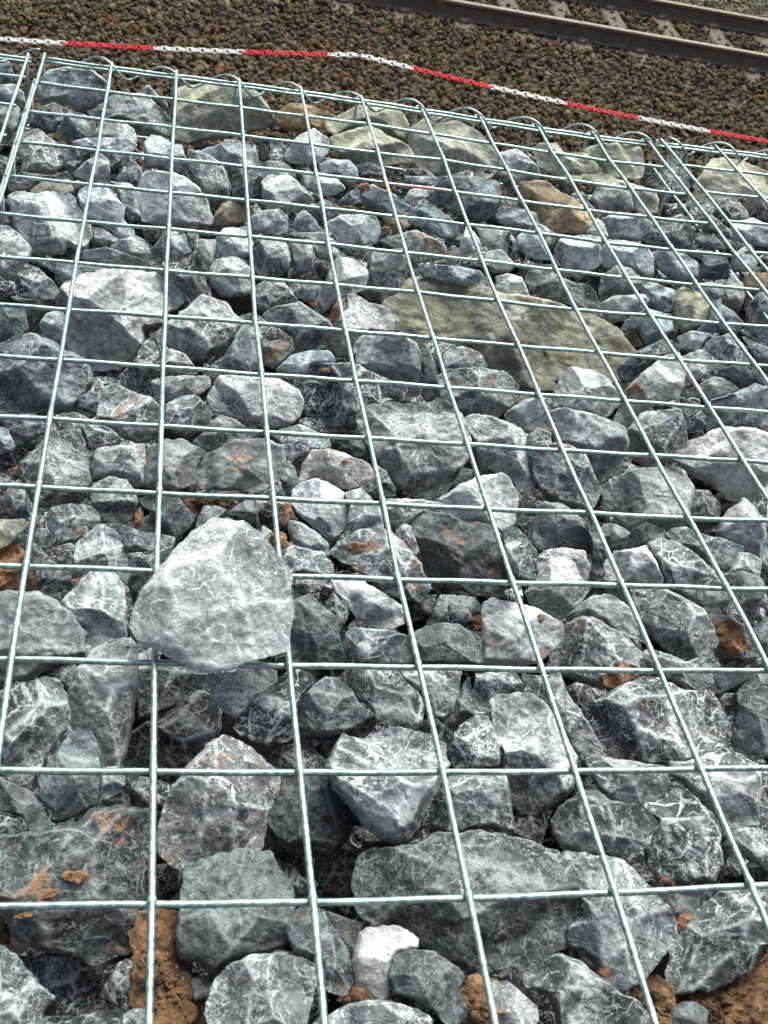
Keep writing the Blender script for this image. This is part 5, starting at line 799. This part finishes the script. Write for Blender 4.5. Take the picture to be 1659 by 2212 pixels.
spiral(-5.8, -.1, 'spiral binding wire at the top edge of the left basket', .1)
spiral(10.35, 16.2, 'spiral binding wire at the top edge of the right basket', .55)
# ---------------------------------------------------------------- stones in the baskets
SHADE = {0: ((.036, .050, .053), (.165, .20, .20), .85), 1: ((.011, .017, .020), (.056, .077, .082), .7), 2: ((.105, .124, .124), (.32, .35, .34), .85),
         3: ((.24, .255, .25), (.64, .66, .64), .95), 4: ((.19, .195, .13), (.36, .365, .255), .25), 5: ((.20, .14, .075), (.47, .35, .20), .3),
         6: ((.30, .305, .215), (.56, .56, .41), .5), 7: ((.035, .046, .048), (.19, .215, .215), 1.7), 8: ((.20, .185, .15), (.56, .52, .43), .9),
         11: ((.36, .34, .22), (.66, .62, .43), .5), 9: ((.46, .475, .49), (.74, .76, .77), .2), 10: ((.20, .216, .21), (.42, .44, .425), .8)}
def shade(o, tone, mud=0, seed=0, light_gain=1.0):
    a, b, v = SHADE[tone]; rs = np.random.RandomState(seed*7 + 3); k = rs.uniform(.82, 1.2)*light_gain; w = rs.uniform(-.05, .05)
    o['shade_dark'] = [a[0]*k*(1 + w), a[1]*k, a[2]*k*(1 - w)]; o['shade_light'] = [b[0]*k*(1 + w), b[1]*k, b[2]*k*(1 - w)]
    o['veins'] = float(v*(rs.choice([.25, .5, .75, .9, 1.05]) if tone != 10 else .8)); o['mud'] = float(mud)
def crumbs(V, F, seed):
    rs = np.random.RandomState(seed); J = Join().add((V, F)); top = np.where(V[:, 2] > .3*V[:, 2].max())[0]
    for k in range(170):
        s = rs.uniform(.0007, .0028)*(1 if rs.rand() < .9 else 2); an = np.sort(rs.rand(6)*6.283); P = np.stack([s*np.cos(an), s*np.sin(an)], 1)*rs.uniform(.8, 1.2)
        v, f = rock_shape(P + 1e-5*rs.randn(6, 2), int(rs.randint(1e5)), 2, 8, 1.0); J.add((v + V[top[rs.randint(len(top))]], f))
    return J.V, J.F
def place(name, c, nv, pts, seed, rings, n, th, rough, sm, mat):
    P = np.array(pts, float).reshape(-1, 2)/1e4; V, F = rock_shape(P, seed, rings, n, th, rough, sm)
    if mat is SOILM: V, F = crumbs(V, F, seed)
    o = mesh_obj(name, V, F, mat, cols=rock_shape.tint if mat is ROCKMAT else None); Fm = frame(nv); M = Matrix.Identity(4)
    for r_ in range(3):
        for c_ in range(3): M[r_][c_] = Fm[r_, c_]
        M[r_][3] = c[r_]/1e4
    o.matrix_world = M; return o
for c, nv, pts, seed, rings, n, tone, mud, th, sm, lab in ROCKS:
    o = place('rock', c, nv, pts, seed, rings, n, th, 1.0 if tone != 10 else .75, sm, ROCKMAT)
    rs = np.random.RandomState(seed); shade(o, tone, (.6 if tone == 4 else 1.0) if mud else (.5 if rs.rand() < .07 and tone != 10 else 0), seed, float(np.interp(c[1]/1e4, [-1.35, -1.05, -.5], [.78, 1.05, 1.5])) if tone in (0, 1, 2, 7) else 1.0)   # light falloff painted into the stone colour: darker near, lighter far
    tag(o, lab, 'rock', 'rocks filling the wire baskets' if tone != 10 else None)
J = Join()
for c, nv, pts, seed, rings, n, tone in SMALL:
    P = np.array(pts, float).reshape(-1, 2)/1e4; V, F = rock_shape(P, seed, 6, 24, .6); J.add((V@frame(nv).T + np.array(c)/1e4, F))
rs = np.random.RandomState(77)
def deepz(y): return np.interp(y, [-.9, -.45, -.12, -.06], [-.125, -.085, -.066, -.075])
for k in range(2200):                                          # hidden rubble under the upper course
    s = rs.uniform(.022, .045); an = np.sort(rs.rand(7)*6.283); rr = s*rs.uniform(.75, 1.2, 7); P = np.stack([rr*np.cos(an), rr*np.sin(an)], 1)
    V, F = rock_shape(P, 2000 + k, 4, 16, .8); nv = rs.randn(3)*.35 + [0, -.3, 1]
    x = rs.uniform(-.45, 1.75); y = rs.uniform(-1.62, -.07)
    J.add((V@frame(nv).T + np.array([x, y, (rs.uniform(-.055, 0) if k < 1500 else rs.uniform(-.11, -.06)) + deepz(y)]), F))
for k in range(420):                                          # chips and grit caught between the stones
    s = rs.uniform(.004, .010); an = np.sort(rs.rand(6)*6.283); P = np.stack([s*np.cos(an), s*np.sin(an)], 1)
    V, F = rock_shape(P, 5000 + k, 3, 10, .9); y = rs.uniform(-1.6, -.05)
    J.add((V + np.array([rs.uniform(-.4, 1.7), y, deepz(y)*rs.uniform(.75, 1.0)]), F))
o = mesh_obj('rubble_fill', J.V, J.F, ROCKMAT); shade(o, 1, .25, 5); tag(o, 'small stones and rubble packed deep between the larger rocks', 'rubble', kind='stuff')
# body of earth and stone under the visible course
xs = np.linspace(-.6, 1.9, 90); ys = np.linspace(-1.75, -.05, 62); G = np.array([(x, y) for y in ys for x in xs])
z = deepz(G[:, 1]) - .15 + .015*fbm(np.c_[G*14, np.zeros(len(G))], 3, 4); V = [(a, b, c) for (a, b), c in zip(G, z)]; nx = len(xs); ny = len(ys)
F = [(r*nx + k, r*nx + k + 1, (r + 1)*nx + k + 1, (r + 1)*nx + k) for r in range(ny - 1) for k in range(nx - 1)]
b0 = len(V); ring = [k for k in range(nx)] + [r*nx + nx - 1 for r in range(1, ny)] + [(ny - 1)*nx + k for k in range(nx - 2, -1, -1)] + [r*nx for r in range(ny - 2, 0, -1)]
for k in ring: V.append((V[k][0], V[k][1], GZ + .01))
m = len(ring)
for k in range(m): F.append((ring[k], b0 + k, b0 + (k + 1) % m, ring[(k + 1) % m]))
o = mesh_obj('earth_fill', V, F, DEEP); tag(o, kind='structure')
for c, nv, pts, seed, rings, n in SOIL:
    o = place('soil', c, nv, pts, seed, rings, n, .3, 2.6, .5, SOILM); tag(o, 'loose brown soil filling a gap between the rocks', 'soil', kind='stuff')
for c, nv, pts, seed, rings, n, th, lab in CLODS:
    o = place('mud_clod', c, nv, pts, seed, rings, n, th, 2.2, .5, CLAY); tag(o, lab, 'mud clod', 'orange mud clods on the rocks')
# ---------------------------------------------------------------- barrier chain on iron stakes
def chain():
    PX, PY, PZ = 1.004, 3.0, -.897
    r = empty('barrier_chain', (PX, PY, PZ), 'red and white plastic barrier chain hanging beyond the baskets', 'chain')
    base = []
    n = 28
    for k in range(n):                                        # one link: a long rounded ring in the XZ plane
        a = 2*math.pi*k/n; base.append((math.copysign(.0095, math.cos(a)) + .0085*math.cos(a) if abs(math.cos(a)) > 1e-6 else 0, 0, .0085*math.sin(a)))
    LV, LF = tube(base, .0029, 6, closed=True); LV = np.array(LV)
    def zc(d, side): k1, k2 = ((.115, .018) if side < 0 else (.108, .020)); return -k1*d + k2*d*d
    links = []
    for side in (-1, 1):
        s = .0145; i = 0
        while s < (6.2 if side < 0 else 5.3):
            d = s; z = zc(d, side); z2 = zc(d + .01, side); links.append((side*d, z, math.atan2((z2 - z)*side, .01), i, side)); s += .0255; i += 1
    edges = [-1.189, -.835, -.479, -.136, .218, .575, .932, 1.285, 1.641]
    meshes = {}
    links.sort(key=lambda l: (l[0] + 1.0)**2); rest = {0: Join(), 1: Join()}
    for q, (x, z, a, i, side) in enumerate(links):
        b = int(math.floor((x + 1.189)/.3545)); red = b % 2 == 0
        rot = Matrix.Rotation(-a, 4, 'Y')@Matrix.Rotation(math.radians(8 if i % 2 else 98), 4, 'X')
        if q < 100:
            if (red, i % 2) not in meshes:
                l = mesh_obj('chain_link', LV, LF, RED if red else WHITE, r); meshes[(red, i % 2)] = l
            else:
                l = meshes[(red, i % 2)].copy(); COL.objects.link(l); l.parent = r
            l.matrix_local = Matrix.Translation((x, 0, z))@rot
        else:
            R3 = np.array(rot)[:3, :3]; rest[int(red)].add((LV@R3.T + np.array([x, 0, z]), LF))
    for red in (0, 1):
        o = mesh_obj('far_links', rest[red].V, rest[red].F, RED if red else WHITE, r); o['kind'] = 'stuff'
    def stake(x, label):
        s = empty('iron_stake', (x, PY + .008, GZ), label, 'stake', 'iron stakes carrying the chain'); h = PZ - GZ + .012
        V, F = tube([(0, 0, t) for t in np.linspace(0, h, 60)], .0075, 8); V = np.array(V)
        V[:, :2] *= (1 + .12*(np.arange(len(V))//8 % 2))[:, None]; mesh_obj('stake_rod', V, F, REBAR, s)
        V, F = tube([(0, 0, h - .004), (0, -.006, h + .008), (0, -.014, h + .004), (0, -.016, h - .012)], .003, 6); mesh_obj('hook', V, F, REBAR, s)
    stake(PX, 'thin rusty iron stake holding up the chain where it peaks')
chain()
